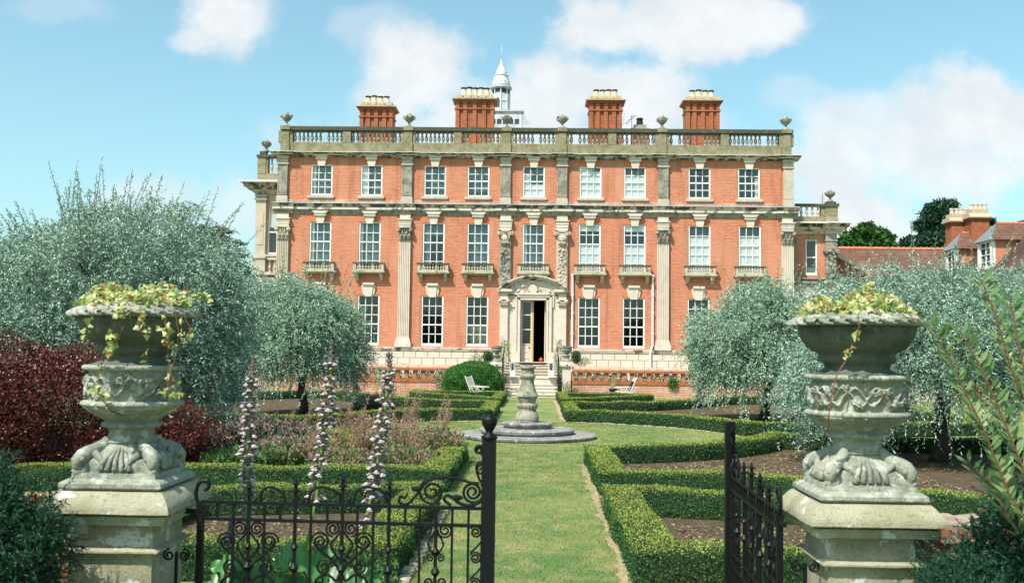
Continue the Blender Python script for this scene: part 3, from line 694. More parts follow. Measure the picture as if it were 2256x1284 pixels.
for (x, z0, z1, k), cont in zip(wins, conts):
    o = window(x, z0, z1, k, cont)
    mb = MB()                                 # keystone
    kz0 = z1 - .10; kz1 = {'upper': zc2b + .02, 'first': zc1b + .02, 'ground': z1 + .62}[k]
    mb.prismy(HY - .13, HY - .004, [(x - .17, kz0), (x + .17, kz0), (x + .25, kz1 - .12), (x - .25, kz1 - .12)])
    mb.box(x - .30, x + .30, HY - .20, HY - .004, kz1 - .12, kz1)
    if k == 'ground': mb.prismy(HY - .08, HY - .004, [(x - .30, kz0 + .14), (x - .16, kz0 + .02), (x - .24, kz1 - .13), (x - .38, kz1 - .13)]); mb.prismy(HY - .08, HY - .004, [(x + .16, kz0 + .02), (x + .30, kz0 + .14), (x + .38, kz1 - .13), (x + .24, kz1 - .13)])
    else:
        mb.prismy(HY - .235, HY - .01, [(x - .30, kz1 - .0), (x + .30, kz1 - .0), (x + .42, kz1 + .13), (x - .42, kz1 + .13)])
    mb.build('keystone', 'palestone', o)
    ma = MB(); zl = min(z1 + .34, kz1 - .02)
    ma.prismy(HY - .006, HY + .02, [(x - hw - .005, z1 + .003), (x + hw + .005, z1 + .003), (x + hw + .16, zl), (x - hw - .16, zl)]); ma.build('brick_arch', 'arch', o)
    if k == 'upper':
        ms = MB(); ms.box(x - hw - .13, x + hw + .13, HY - .14, HY + .06, z0 - .13, z0 - .002); ms.box(x - hw - .07, x + hw + .07, HY - .09, HY - .003, z0 - .18, z0 - .13); ms.build('sill', 'stone', o)
# balconies
bal_prof = [(.045, 0), (.045, .03), (.02, .05), (.05, .16), (.045, .2), (.018, .30), (.022, .34), (.045, .36), (.045, .40)]
def scaled(prof, h, k=1): return [(r * k, z / prof[-1][1] * h) for r, z in prof]
for u in f1:
    x = X(u, 590); P = .34; zs = Z(601, 955); zr = Z(580, 955, HY - P)
    mb = MB(); wd = .80
    mb.box(x - wd - .06, x + wd + .06, HY - P - .08, HY - .003, zs - .03, zs + .05); mb.box(x - wd, x + wd, HY - P - .02, HY - .003, zs - .09, zs - .03)
    mb.box(x - wd, x + wd, HY - P, HY - P + .14, zs + .05, zs + .13)
    for s in (-1, 1):
        mb.box(x + s * wd, x + s * (wd - .15), HY - P - .01, HY - P + .15, zs + .05, zr - .05)
        mb.box(x + s * wd, x + s * (wd - .12), HY - .1, HY - .004, zs + .05, zr - .05)
        mb.prismx(x + s * (wd - .16) - .09, x + s * (wd - .16) + .09, [(HY - .004, zs - .09), (HY - P + .02, zs - .09), (HY - P + .05, zs - .22), (HY - .2, zs - .27), (HY - .09, zs - .42), (HY - .004, zs - .46)])
    b = mb.build('balcony', 'balcony', house)
    mr = MB(); mr.box(x - wd - .04, x + wd + .04, HY - P - .04, HY - P + .17, zr - .05, zr + .02)
    for s in (-1, 1): mr.box(x + s * wd, x + s * (wd - .12), HY - P + .17, HY - .004, zr - .05, zr + .015)
    mr.build('rail', 'darkrail', b)
    mr = MB(); hh = zr - .05 - zs - .13
    for k in range(9): mr.lathe((x - wd + .24 + (2 * wd - .48) * k / 8, HY - P + .07, zs + .13), scaled(bal_prof, hh, 1.15), 8)
    mr.build('balusters', 'stone', b, smooth=False)
# parapet
mb = MB(); PYf = HY - .22
mb.box(hx0 + .08, hx1 - .08, PYf, HY + .25, zc2t - .02, zpt)
prp = mb.build('parapet', 'mossstone', house)
mb = MB(); mb.box(hx0 + .0, hx1 - .0, PYf - .06, HY + .26, zb1, zrt); mb.box(hx0 + .06, hx1 - .06, PYf - .01, HY + .2, zb1 - .04, zb1); mb.build('rail', 'darkrail', prp)
ped = [(X(629, 300, 51.8), .2, 1), (X(900, 300, 51.8), .2, 1), (X(1116.5, 300, 51.8), .2, 1), (X(1239, 300, 51.8), .2, 1), (X(1459.5, 300, 51.8), .2, 1), (X(1733, 300, 51.8), .2, 1),
       (X(764, 300, 51.8), .21, 0), (X(1008, 300, 51.8), .21, 0), (X(1349, 300, 51.8), .21, 0), (X(1597, 300, 51.8), .21, 0)]
for (x, w_, u_) in ped:
    mb = MB(); pr = .05 if u_ else .01
    mb.box(x - w_, x + w_, PYf - pr, HY + .24, zpt + .003, zb1 - .043)
    if u_:
        mb.box(x - w_ - .03, x + w_ + .03, PYf - pr - .03, HY + .22, zc2t + .0, zpt + .02)
        for s in (-1, 1): mb.box(x + s * (w_ + .003), x + s * (w_ + .17), PYf + .02, HY + .2, zpt + .003, zb1 - .043)
        mb.box(x - w_ - .06, x + w_ + .06, PYf - .12, HY + .27, zb1 + .01, zrt + .02)
    mb.build('pedestal', 'mossstone', prp)
bh = zb1 - .043 - zpt
me = MB(); me.lathe((0, 0, 0), scaled([(.085, 0), (.085, .05), (.04, .08), (.09, .22), (.085, .28), (.04, .42), (.05, .47), (.075, .50), (.085, .56)], bh), 10); bme = me.mesh('baluster', 'balstone', (0, 0, 0), False)
px = sorted([p[0] for p in ped]); ur = {round(p[0], 3): p for p in ped}
for a, b in zip(px[:-1], px[1:]):
    wa = .2 + (.17 if ur[round(a, 3)][2] else .01); wb = .2 + (.17 if ur[round(b, 3)][2] else .01)
    n = int((b - a - wa - wb) / .215); s = (b - a - wa - wb) / n
    for i in range(n):
        if random.random() < .07: continue     # some are missing, as on the house
        o = link('baluster', bme, prp); o.location = Vector((a + wa + s * (i + .5), HY - .0, zpt)) - worldloc(house)
# stone urns on the parapet
def roof_urn_mesh():
    mb = MB(); prof = [(.17, 0), (.17, .06), (.13, .10), (.11, .14), (.07, .17), (.05, .24), (.09, .27), (.12, .29), (.13, .31), (.20, .36), (.26, .46), (.27, .54)]
    mb.lathe((0, 0, 0), prof, 14)
    for k in range(9):
        a = k * .7; r = .2 + .07 * math.sin(k * 2.3); mb.ball((r * math.cos(a), r * math.sin(a), .57 + .04 * math.sin(k * 1.7)), .085, 6)
    for s in (-1, 1): mb.tube([(s * .24, 0, .42), (s * .33, 0, .5), (s * .31, 0, .6), (s * .25, 0, .6)], .03, 5)
    mb.ball((0, 0, .60), .15, 8); mb.ball((.03, 0, .72), .075, 7); mb.ball((-.08, .02, .66), .08, 7)
    return mb.mesh('roof_urn', 'greystone', (0, 0, 0), False)
rum = roof_urn_mesh()
ul = ['carved stone urn on the far left corner of the main roof balustrade', 'carved stone urn on the roof balustrade just right of the four-pot left chimney', 'carved stone urn on the roof balustrade below the white cupola',
      'carved stone urn on the roof balustrade left of the third chimney', 'carved stone urn on the roof balustrade left of the rightmost chimney', 'carved stone urn on the far right corner of the main roof balustrade']
for (x, w_, u_), lab in zip(ped[:6], ul):
    o = link('roof_urn', rum); o.location = (x, HY - .02, zrt + .02); o.rotation_euler.z = random.random() * 6; o.scale = (.98,) * 3
    tag(o, lab, 'stone urn', 'stone urns along the roof')
# roof behind the parapet
mb = MB(); zr0 = zc2t + .05
mb.add([(hx0 + .3, HY + .3, zr0), (hx1 - .3, HY + .3, zr0), (hx1 - 4, HY + 7, zr0 + .9), (hx0 + 4, HY + 7, zr0 + .9), (hx1 - .3, HY + 13.8, zr0), (hx0 + .3, HY + 13.8, zr0)], [(0, 1, 2, 3), (3, 2, 4, 5), (0, 3, 5), (1, 4, 2)])
roof = mb.build('roof', 'lead', house)
# chimneys
def chimney(ua, ub, vcap, vtop, npot, Y, brk='redbrick', v0=300, potv=14, pm='pot'):
    um = (ua + ub) / 2; x0, x1 = X(ua, v0, Y), X(ub, v0, Y); zc = at(um, vcap, Y).z; zt = at(um, vtop, Y).z; zb = zc2t - .3
    d = 1.1; mb = MB(); mb.box(x0, x1, Y, Y + d, zb, zc)
    nb = 4 if ub - ua > 60 else 2
    for i in range(nb + 0):
        w_ = (x1 - x0) / nb
        for e in ((x0 + i * w_) + (0.0 if i == 0 else -.11), ):
            mb.box(e, e + .22, Y - .09, Y - .003, zb, zc)
    mb.box(x1 - .18, x1 + .0, Y - .09, Y - .003, zb, zc)
    mb.box(x0 - .05, x1 + .05, Y - .13, Y + d + .05, zc - .42, zc - .34)
    for k in range(3): mb.box(x0 - .05 - .05 * k, x1 + .05 + .05 * k, Y - .10 - .06 * k, Y + d + .04 + .06 * k, zc + .05 * k, zc + .05 * (k + 1) - .003)
    c = mb.build('chimney_stack', brk, house)
    mb = MB(); z = zc + .15
    mb.box(x0 - .20, x1 + .20, Y - .28, Y + d + .24, z, z + .05)
    z += .053; n = npot; s = (x1 - x0) / n
    mb.cur = 1
    mb.box(x0 - .02, x1 + .02, Y - .1, Y + d, z, z + .06)
    for i in range(n): mb.box(x0 + s * i + .03, x0 + s * (i + 1) - .03, Y - .12, Y + d + .02, z + .06, z + .22)
    mb.build('chimney_cap', ['yellowstone', 'yellowstone'], c); z += .22
    ph = zt - z
    for i in range(n):
        mp = MB(); xx = x0 + (x1 - x0) * (.12 + .76 * (i + .5) / n); k = random.uniform(.93, 1.05)
        mp.lathe((xx, Y + .35, z), [(.21, 0), (.19, ph * .1), (.135, ph * .6 * k), (.12, ph * .8 * k), (.12, ph * .86 * k)], 12); mp.cur = 1; mp.lathe((xx, Y + .35, z), [(.15, ph * .86 * k), (.17, ph * .92 * k), (.17, ph * k), (.1, ph * k)], 12)
        mp.build('chimney_pot', [random.choice([pm, pm, 'palestone']), 'soot'], c, smooth=False)
chimney(792, 864, 243, 209, 4, 55); chimney(1003, 1087, 226, 190, 5, 56); chimney(1298, 1370, 229, 195, 4, 55); chimney(1511, 1585, 230, 196, 4, 55)
mb = MB(); Yc = 54.5; a, b = X(1392, 280, Yc), X(1429, 280, Yc); z = at(1411, 283, Yc).z
mb.box(a, b, Yc, Yc + .7, zc2t, z - .1); mb.cur = 1; mb.box(a - .06, b + .06, Yc - .06, Yc + .76, z - .1, z); mb.box(a + .12, b - .12, Yc + .05, Yc + .6, z, z + .22)
c = mb.build('chimney_stack', ['redbrick', 'greystone'], house); mp = MB(); mp.lathe(((a + b) / 2, Yc + .3, z + .22), [(.2, 0), (.16, .3), (.19, .32), (.19, .4)], 12); mp.build('chimney_pot', 'soot', c)
# antennas
mb = MB(); p = at(1392, 262, 54.3); mb.tube([(p.x, p.y, zc2t), (p.x, p.y, p.z + .2)], .02, 4)
for k in range(5): mb.tube([(p.x - .35 + .08 * k, p.y, p.z - .25 + .1 * k), (p.x - .15 + .08 * k, p.y, p.z - .30 + .12 * k)], .012, 4)
mb.tube([(p.x - .4, p.y, p.z - .3), (p.x + .25, p.y, p.z + .2)], .014, 4); mb.tube([(p.x - .45, p.y, p.z - .35), (p.x - .42, p.y, p.z + .3)], .01, 4)
mb.build('aerial', 'iron', house)
# cupola
Yq = 60; cx = X(1104, 200, Yq); k = Yq / F
def q(v): return at(1104, v, Yq).z
def oct_(mb, prof, seg=8, rot=R(22.5)): mb.lathe((cx, Yq, 0), prof, seg, lambda r, z, a: r)
mb = MB(); xx0, xx1 = X(1076, 260, Yq), X(1151, 260, Yq)
mb.box(xx0, xx1, Yq - .9, Yq + 1.2, zc2t + .3, q(252)); mb.cur = 1; mb.box(xx0 - .08, xx1 + .08, Yq - 1.0, Yq + 1.3, q(254), q(251))
mb.cur = 0; oct_(mb, [(.52, q(252)), (.52, q(208))]); oct_(mb, [(.50, q(208)), (.50, q(198))])
oct_(mb, [(.56, q(226)), (.56, q(223.5))])
for i in range(8):
    a = R(45 * i); mb.box(cx + .53 * math.cos(a) - .03, cx + .53 * math.cos(a) + .03, Yq + .53 * math.sin(a) - .03, Yq + .53 * math.sin(a) + .03, q(252), q(197))
cu = mb.build('cupola', ['cupola', 'lead'], house)
def cw(vs):
    mb = MB(); mb.add(vs, [tuple(range(len(vs)))]); mb.build('cupola_window', 'blinddark', cu)
for i in range(8):
    a0, a1 = R(45 * i + 6), R(45 * i + 39); r = .515
    if 180 <= 45 * i + 22 <= 360: cw([(cx + r * math.cos(a), Yq + r * math.sin(a), z) for a, z in ((a0, q(207.5)), (a1, q(207.5)), (a1, q(199)), (a0, q(199)))])
r = .535; a0, a1 = R(225 + 6), R(270 - 8); cw([(cx + r * math.cos(a), Yq + r * math.sin(a), z) for a, z in ((a0, q(240)), (a1, q(240)), (a1, q(222)), ((a0 + a1) / 2, q(218.5)), (a0, q(222)))])
for k_ in range(5):
    a = xx0 + .2 + (xx1 - xx0 - .3) * k_ / 5; cw([(a, Yq - .905, q(281)), (a + .28, Yq - .905, q(281)), (a + .28, Yq - .905, q(270)), (a, Yq - .905, q(270))])
mb = MB()
mb.lathe((cx, Yq, 0), [(.50, q(198)), (.66, q(197.5)), (.68, q(194.5)), (.60, q(192))], 16); mb.cur = 1
mb.lathe((cx, Yq, 0), [(.60, q(192)), (.57, q(188)), (.49, q(179)), (.43, q(172)), (.42, q(169))], 24); mb.lathe((cx, Yq, 0), [(.45, q(169)), (.45, q(167.5))], 24)
mb.lathe((cx, Yq, 0), [(.34, q(167.5)), (.36, q(165)), (.30, q(158)), (.19, q(150)), (.11, q(143)), (.07, q(138)), (.05, q(134))], 24)
mb.ball((cx, Yq, q(137)), .09, 8); mb.ball((cx, Yq, q(132)), .06, 8); mb.tube([(cx, Yq, q(134)), (cx, Yq, q(100))], [.03, .008], 6)
for k_ in range(7): 
    a = math.pi + math.pi * (k_ + .5) / 7; mb.ball((cx + .52 * math.cos(a), Yq + .52 * math.sin(a), q(182)), .05, 6)
mb.build('dome', ['lead', 'cupola'], cu, smooth=True)
mb = MB(); px_ = X(1152, 250, Yq); mb.tube([(px_, Yq, q(262)), (px_, Yq, q(244))], .02, 4); mb.ball((px_, Yq, q(245)), .08, 6)
mb.add([(px_ - .05, Yq - .9, q(254)), (px_ + .0, Yq - .9, q(254)), (px_ + .45, Yq - .9, q(282)), (px_ - .05, Yq - .9, q(282))], [(0, 1, 2, 3)]); mb.build('finial', 'lead', cu)
# door case
mb = MB(); xc = (X(1100, 640) + X(1249, 640)) / 2; xl, xr = X(1102, 700), X(1247, 700); y = HY - .25
zs = Z(637, 1175); zap = Z(606, 1175, HY - .4)
mb.box(xl - .02, dx0 - .28, y + .1, HY + .02, TZ, zs - .35); mb.box(dx1 + .28, xr + .02, y + .1, HY + .02, TZ, zs - .35)
mb.box(dx0 - .28, dx1 + .28, y + .1, HY + .02, dz1 + .25, zs - .1)
for s, xa in ((-1, dx0), (1, dx1)):           # architrave with ears
    mb.box(xa, xa + s * .28, y + .02, HY + .02, dz0, dz1 + .25); mb.box(xa, xa + s * .10, y - .03, y + .02, dz0 + .25, dz1 + .1)
    mb.box(xa + s * .28, xa + s * .40, y + .02, y + .1, dz1 - .35, dz1 + .25)
    mb.box(xa + s * .18, xa + s * .28, y - .04, y + .02, dz0 + .25, dz1 + .25); mb.box(xa, xa + s * .44, y - .06, y + .1, TZ, dz0 + .5)
mb.box(dx0, dx1, y + .02, HY + .02, dz1, dz1 + .25); mb.box(dx0 - .28, dx1 + .28, y - .04, y + .02, dz1 + .17, dz1 + .25); mb.box(dx0 - .1, dx1 + .1, y - .03, y + .02, dz1 + .02, dz1 + .10)
mb.box(dx0 - .1, dx1 + .1, y - .08, y + .02, dz1 + .28, dz1 + .40)
mb.build('door_surround', 'palestone', house)
for s, xx in ((-1, xl + .2), (1, xr - .2)):
    mc = MB(); mk = MB()
    mc.box(xx - .2, xx + .2, y - .05, y + .1, dz0 + .45, zs - .9); mc.box(xx - .25, xx + .25, y - .1, y + .12, TZ, dz0 + .4); mc.box(xx - .22, xx + .22, y - .07, y + .1, dz0 + .4, dz0 + .45)
    composite_cap(mk, xx, y - .02, zs - .9, zs - .55, .19); mc.box(xx - .2, xx + .2, y - .06, y + .1, zs - .55, zs - .08)
    mc.build('door_pilaster', 'palestone', house); mk.build('capital', 'stone', house)
mb = MB()                                     # segmental pediment, broken at the middle by the balcony
xa, xb = X(1097, 640, HY - .4), X(1252, 640, HY - .4); w2 = (xb - xa) / 2; xm = (xa + xb) / 2; sag = zap - zs; rr = (w2 * w2 + sag * sag) / (2 * sag); zc_ = zap - rr; th = math.asin(w2 / rr)
def arcp(t, d): return (xm + (rr - d) * math.sin(t), zc_ + (rr - d) * math.cos(t))
for (d0, d1, dep, m_) in ((0, .07, .50, 0), (.07, .17, .42, 0), (.17, .26, .30, 1)):
    mb.cur = m_; N = 24
    for i in range(N):
        t0, t1 = -th + 2 * th * i / N, -th + 2 * th * (i + 1) / N
        if d0 > .1 and abs(t0 + t1) < .15: continue
        mb.prismy(HY - dep, HY - .006, [arcp(t0, d1), arcp(t1, d1), arcp(t1, d0), arcp(t0, d0)])
for s in (-1, 1):
    mb.cur = 0; xe = xm + s * w2; mb.box(xe, xe - s * .75, HY - .46, HY - .006, zs - .16, zs - .02); mb.cur = 1; mb.box(xe - s * .06, xe - s * .62, HY - .34, HY - .006, zs - .26, zs - .163)
mb.build('pediment', ['halfstain', 'stone'], house)
mb = MB()
def tym(s, t):
    xx = xm - w2 + .1 + (2 * w2 - .2) * s; zt = zc_ + math.sqrt(max(.01, (rr - .26) ** 2 - (xx - xm) ** 2)); z0_ = zs - .42 + .12; z = z0_ + max(0, zt - z0_) * t
    d = max(0, noise.noise((xx * 5, z * 6, 1.7))) * .22 + abs(noise.noise((xx * 12, z * 12, 4))) * .07; rad = math.hypot(xx - xm, (z - (zs - .02)) * 1.0)
    if abs(xx - xm) > .95: d *= .2
    if rad < .24: d = .16
    elif rad < .32: d = -.02
    return (xx, HY - .16 - d, z)
mb.grid(tym, 90, 22); mb.build('carved_tympanum', 'palestone', house)
# door leaves
mb = MB(); xm_ = X(1171, 730); f = .09; yd_ = HY + .1
a, b = dx0 + .02, xm_
mb.box(a, a + f, yd_, yd_ + .06, dz0, dz1); mb.box(b - f * .6, b, yd_, yd_ + .06, dz0, dz1); mb.box(a + f, b - f * .6, yd_, yd_ + .06, dz1 - .08, dz1)
pz = [dz0 + .92, dz0 + 1.68, dz0 + 2.44]
mb.box(a + f, b - f * .6, yd_, yd_ + .06, dz0, dz0 + .1); mb.box(a + f, b - f * .6, yd_ + .01, yd_ + .05, dz0 + .1, pz[0] - .05)
mb.box(a + f + .05, b - f * .6 - .05, yd_ - .01, yd_ + .01, dz0 + .16, dz0 + .42); mb.box(a + f + .05, b - f * .6 - .05, yd_ - .01, yd_ + .01, dz0 + .5, dz0 + .82)
for z in pz: mb.box(a + f, b - f * .6, yd_, yd_ + .06, z - .03, z + .03)
d_ = mb.build('door_leaf', 'palestone', house)
mg = MB(); mg.add([(a + f, yd_ + .03, pz[0]), (b - f * .6, yd_ + .03, pz[0]), (b - f * .6, yd_ + .03, dz1 - .08), (a + f, yd_ + .03, dz1 - .08)], [(0, 1, 2, 3)]); mg.build('glass', 'glass', d_)
mg = MB(); mg.box(b, b + .10, yd_, yd_ + .5, dz0, dz1); mg.build('door_edge', 'oak', d_)
mb = MB(); mb.box(dx1 - .08, dx1 - .02, yd_, yd_ + .75, dz0, dz1); tag(mb.build('door_leaf', 'palestone', house), 'door leaf folded open into the dark hall')
mb = MB(); mb.ball((b - .12, yd_ - .03, dz0 + .75), .035, 6); mb.build('handle', 'iron', d_)
# downpipes
for (u, v0, v1) in ((1261, 606, 770), (1438, 608, 800)):
    xx = X(u, 690, HY - .1); mb = MB()
    if u == 1261: mb.tube([(xx, HY - .1, Z(v1, u)), (xx, HY - .1, Z(v0, u))], .055, 10)
    else: mb.tube([(xx - .14, HY - .27, TZ), (xx - .14, HY - .27, Z(778, u)), (xx - .08, HY - .2, Z(768, u)), (xx, HY - .1, Z(760, u)), (xx, HY - .1, Z(v0, u))], .055, 10)
    for v in (v0, 650, 690, 735): mb.lathe((xx, HY - .1, Z(v, u)), [(.075, -.06), (.085, 0), (.075, .06)], 10)
    mb.build('downpipe', 'white', house)
# ------------------------------------------------------------------ wings
WY = 53.1
def wing_balusters(mb, x0, x1, y, z0, z1):
    n = max(2, int((x1 - x0) / .24))
    for i in range(n): mb.lathe((x0 + (x1 - x0) * (i + .5) / n, y, z0), scaled([(.085, 0), (.085, .05), (.04, .08), (.09, .22), (.04, .42), (.075, .50), (.085, .56)], z1 - z0), 8)
# left wing, all stone
lw = thing('side_wing', (X(580, 600, WY), WY, 0), 'narrow cream stone wing set back at the left end of the brick house', 'house wing')
xw0, xw1 = X(566, 500, WY), hx0 - .01
zq = lambda v, u=585: at(u, v, WY).z
wx0, wx1 = X(591, 500, WY), X(612, 500, WY)
mb = MB(); wall_grid(mb, xw0, xw1, TZ, zq(412), WY, [(wx0, wx1, zq(561), zq(461))]); mb.add([(xw0, WY, TZ), (xw0, WY + 9, TZ), (xw0, WY + 9, zq(412)), (xw0, WY, zq(412))], [(0, 3, 2, 1)])
for v0, v1, o_ in ((640, 612, .06), (606, 600, .12), (566, 561, .04)): mb.box(xw0 - o_ - .02, xw1, WY - .2 - o_, WY - .003, zq(v0), zq(v1))
mb.build('stone_wall', 'stone', lw)
mb = MB(); pxc = X(576, 500, WY); mb.box(pxc - .28, pxc + .27, WY - .2, WY - .003, zq(566), zq(430)); mb.box(pxc - .18, pxc + .16, WY - .22, WY - .2, zq(540), zq(470)); mb.box(pxc - .33, pxc + .32, WY - .26, WY - .003, zq(434), zq(430))
mb.box(pxc - .36, pxc + .32, WY - .3, WY - .003, zq(600), zq(566)); mb.box(pxc - .45, pxc + .36, WY - .36, WY - .003, zq(570), zq(565))
mb.box(pxc - .34, pxc + .32, WY - .3, WY - .003, zq(442), zq(437)); mb.box(pxc - .22, pxc - .16, WY - .24, WY - .2, zq(428), zq(412)); mb.box(pxc + .1, pxc + .16, WY - .24, WY - .2, zq(428), zq(412))
mb.build('pilaster', 'stone', lw)
mb = MB(); H = zq(402) - zq(428)
for (l, h, a, b, m_) in ((0, .15, .1, .16, 2), (.15, .35, .2, .32, 2), (.35, .55, .42, .48, 1), (.55, .86, .5, .75, 1), (.86, 1, .8, .8, 0)):
    mb.cur = m_; z0_ = zq(428) + H * l; z1_ = zq(428) + H * h; ee = (a + b) / 2
    mb.prismx(xw0 - ee, xw1, [(WY + .2, z0_), (WY - a, z0_), (WY - b, z1_), (WY + .2, z1_)])
mb.build('cornice', ['white', 'stained', 'stone'], lw)
mb = MB(); mb.box(xw0, xw1, WY - .2, WY + .2, zq(402) - .01, zq(384)); mb.box(xw0, X(587.5, 370, WY), WY - .22, WY + .2, zq(384), zq(348)); mb.box(X(588, 370, WY), X(592, 370, WY), WY - .18, WY + .2, zq(384), zq(348))
pa = mb.build('parapet', 'mossstone', lw); mb = MB(); mb.box(xw0 - .05, xw1, WY - .28, WY + .26, zq(348), zq(343)); mb.box(xw0 + .1, X(588, 340, WY), WY - .2, WY + .2, zq(343), zq(335)); mb.build('rail', 'darkrail', pa)
mb = MB(); wing_balusters(mb, X(593, 370, WY), xw1, WY, zq(384), zq(348)); mb.build('balusters', 'stone', pa)
mb = MB(); wing_balusters(mb, X(590, 580, WY), xw1, WY - .1, zq(600), zq(573)); mb.box(X(588, 580, WY), xw1, WY - .22, WY - .003, zq(573), zq(568)); mb.build('balusters', 'stone', lw)
def simple_window(par, x0, x1, z0, z1, Y, cols, rows, top=None):
    mb = MB(); f = .06
    mb.box(x0 + .002, x0 + f, Y + .03, Y + .12, z0, z1); mb.box(x1 - f, x1 - .002, Y + .03, Y + .12, z0, z1); mb.box(x0 + f, x1 - f, Y + .03, Y + .12, z1 - f, z1); mb.box(x0 + f, x1 - f, Y + .03, Y + .12, z0, z0 + .12)
    zm = (z0 + z1) / 2; mb.box(x0 + f, x1 - f, Y + .04, Y + .1, zm - .035, zm + .035)
    for i in range(1, cols): c = x0 + (x1 - x0) * i / cols; mb.box(c - .015, c + .015, Y + .06, Y + .09, z0, z1)
    o = mb.build('sash_window', 'white', par)
    mg = MB(); mg.add([(x0 + f, Y + .1, z0), (x1 - f, Y + .1, z0), (x1 - f, Y + .1, z1), (x0 + f, Y + .1, z1)], [(0, 1, 2, 3)]); mg.build('glass', 'glass', o)
    mg = MB(); mg.add([(x0, Y + .16, z0), (x1, Y + .16, z0), (x1, Y + .16, z1), (x0, Y + .16, z1)], [(0, 1, 2, 3)]); mg.build('room', 'room', o)
    if top: mg = MB(); mg.add([(x0 + f, Y + .13, z0 + (z1 - z0) * top[0]), (x1 - f, Y + .13, z0 + (z1 - z0) * top[0]), (x1 - f, Y + .13, z0 + (z1 - z0) * top[1]), (x0 + f, Y + .13, z0 + (z1 - z0) * top[1])], [(0, 1, 2, 3)]); mg.build('blind', top[2], o)
    return o
simple_window(lw, wx0, wx1, zq(561), zq(461), WY, 1, 2, (.6, 1, 'curtain'))
# right wing, brick with stone trim
rw = thing('side_wing', (X(1800, 600, WY), WY, 0), 'lower brick wing set back at the right end of the manor, one sash window', 'house wing')
zq = lambda v, u=1800: at(u, v, WY).z
xr0, xr1 = hx1 + .01, X(1840, 560, WY); wx0, wx1 = X(1775, 560, WY), X(1800, 560, WY)
mb = MB(); wall_grid(mb, xr0, xr1, TZ, zq(512), WY, [(wx0, wx1, zq(606), zq(528))]); mb.add([(xr1, WY, TZ), (xr1, WY + 9, TZ), (xr1, WY + 9, zq(512)), (xr1, WY, zq(512))], [(0, 1, 2, 3)]); mb.build('brick_wall', 'brick', rw)
simple_window(rw, wx0, wx1, zq(606), zq(528), WY, 1, 2, (.05, .22, 'paneteal'))
mb = MB(); H = zq(492) - zq(516)
for (l, h, a, b, m_) in ((0, .2, .06, .1, 2), (.2, .4, .12, .3, 2), (.4, .6, .34, .38, 2), (.6, .9, .4, .55, 1), (.9, 1, .6, .6, 0)):
    mb.cur = m_; z0_ = zq(516) + H * l; z1_ = zq(516) + H * h; ee = (a + b) / 2
    mb.prismx(xr0, xr1 + ee, [(WY + .2, z0_), (WY - a, z0_), (WY - b, z1_), (WY + .2, z1_)]); mb.prismx(X(1815, 500, WY), xr1 + ee + .12, [(WY - .1, z0_ + .003), (WY - a - .15, z0_ + .003), (WY - b - .15, z1_ + .003), (WY - .1, z1_ + .003)])
mb.build('cornice', ['white', 'stained', 'halfstain'], rw)
mb = MB(); mb.box(xr0, xr1, WY - .1, WY + .2, zq(492), zq(478)); a, b = X(1816, 470, WY), X(1843, 470, WY); mb.box(a, b, WY - .25, WY + .25, zq(492), zq(456)); mb.box(xr0, X(1758, 470, WY), WY - .08, WY + .2, zq(478), zq(455)); mb.box(X(1808, 470, WY), a, WY - .08, WY + .2, zq(478), zq(455))
mb.box(a + .12, b - .12, WY - .27, WY - .25, zq(475), zq(460)); pa = mb.build('parapet', 'mossstone', rw)
mb = MB(); mb.box(xr0, a, WY - .18, WY + .25, zq(455), zq(450)); mb.box(a - .06, b + .06, WY - .32, WY + .32, zq(456), zq(450, 1829)); mb.box(a + .08, b - .08, WY - .22, WY + .22, zq(450), zq(445)); mb.build('rail', 'darkrail', pa)
mb = MB(); wing_balusters(mb, X(1759, 470, WY), X(1808, 470, WY), WY, zq(478), zq(455)); mb.build('balusters', 'stone', pa)
mb = MB(); x = X(1829, 560, WY)
mb.box(x - .3, x + .3, WY - .22, WY - .003, zq(548), zq(516)); mb.box(x - .33, x + .33, WY - .26, WY - .003, zq(532), zq(529))
def carv2(s, t): 
    pxx = x - .26 + .52 * s; pz = zq(612) + (zq(548) - zq(612)) * t; d = max(0, noise.noise((pxx * 9, pz * 7, 2))) * .25 + abs(noise.noise((pxx * 17, pz * 15, 8))) * .1
    return (pxx, WY - .2 - d * min(1, min(s, 1 - s) * 8), pz)
mb.box(x - .28, x + .28, WY - .2, WY - .003, zq(612), zq(548)); mb.grid(carv2, 22, 60)
for s in (-1, 1): mb.tube([(x + s * .28, WY - .36, zq(554)), (x + s * .28, WY - .02, zq(554))], .12, 10)
mb.prismy(WY - .2, WY - .003, [(x - .3, zq(625)), (x + .6, zq(625)), (x + .3, zq(600)), (x - .3, zq(612))])
mb.box(wx0 + .15, wx1 - .15, WY - .1, WY - .003, zq(527), zq(519)); mb.box(xr0, xr1 + .15, WY - .2, WY - .003, zq(616), zq(612)); mb.box(xr0, xr1 + .2, WY - .3, WY - .003, zq(626), zq(620))
mb.box(xr0 + .1, xr0 + .45, WY - .12, WY - .003, zq(612), zq(516)); mb.build('stone_trim', 'greystone', rw)
mb = MB(); mb.box(xr0, xr1 + .1, WY - .12, WY - .004, TZ, zq(627)); mb.build('stone_base', 'palestone', rw)
for (u, v, lab) in ((587, 335, 'carved stone urn on the corner pier of the left stone wing'), (1829, 445, 'carved stone urn on the corner pier of the right brick wing')):
    p = at(u, v, WY); o = link('roof_urn', rum); o.location = (p.x, WY, p.z); tag(o, lab, 'stone urn', 'stone urns along the roof'); o.scale = (.97, .97, .86)
    o.rotation_euler.z = 1
mb = MB(); p = at(1812, 425, WY + 2); mb.tube([(p.x, p.y, p.z - .9), (p.x, p.y, p.z)], .012, 4)
for dz in (.2, .35, .5): mb.tube([(p.x - .12, p.y, p.z - dz), (p.x + .12, p.y, p.z - dz)], .01, 4)
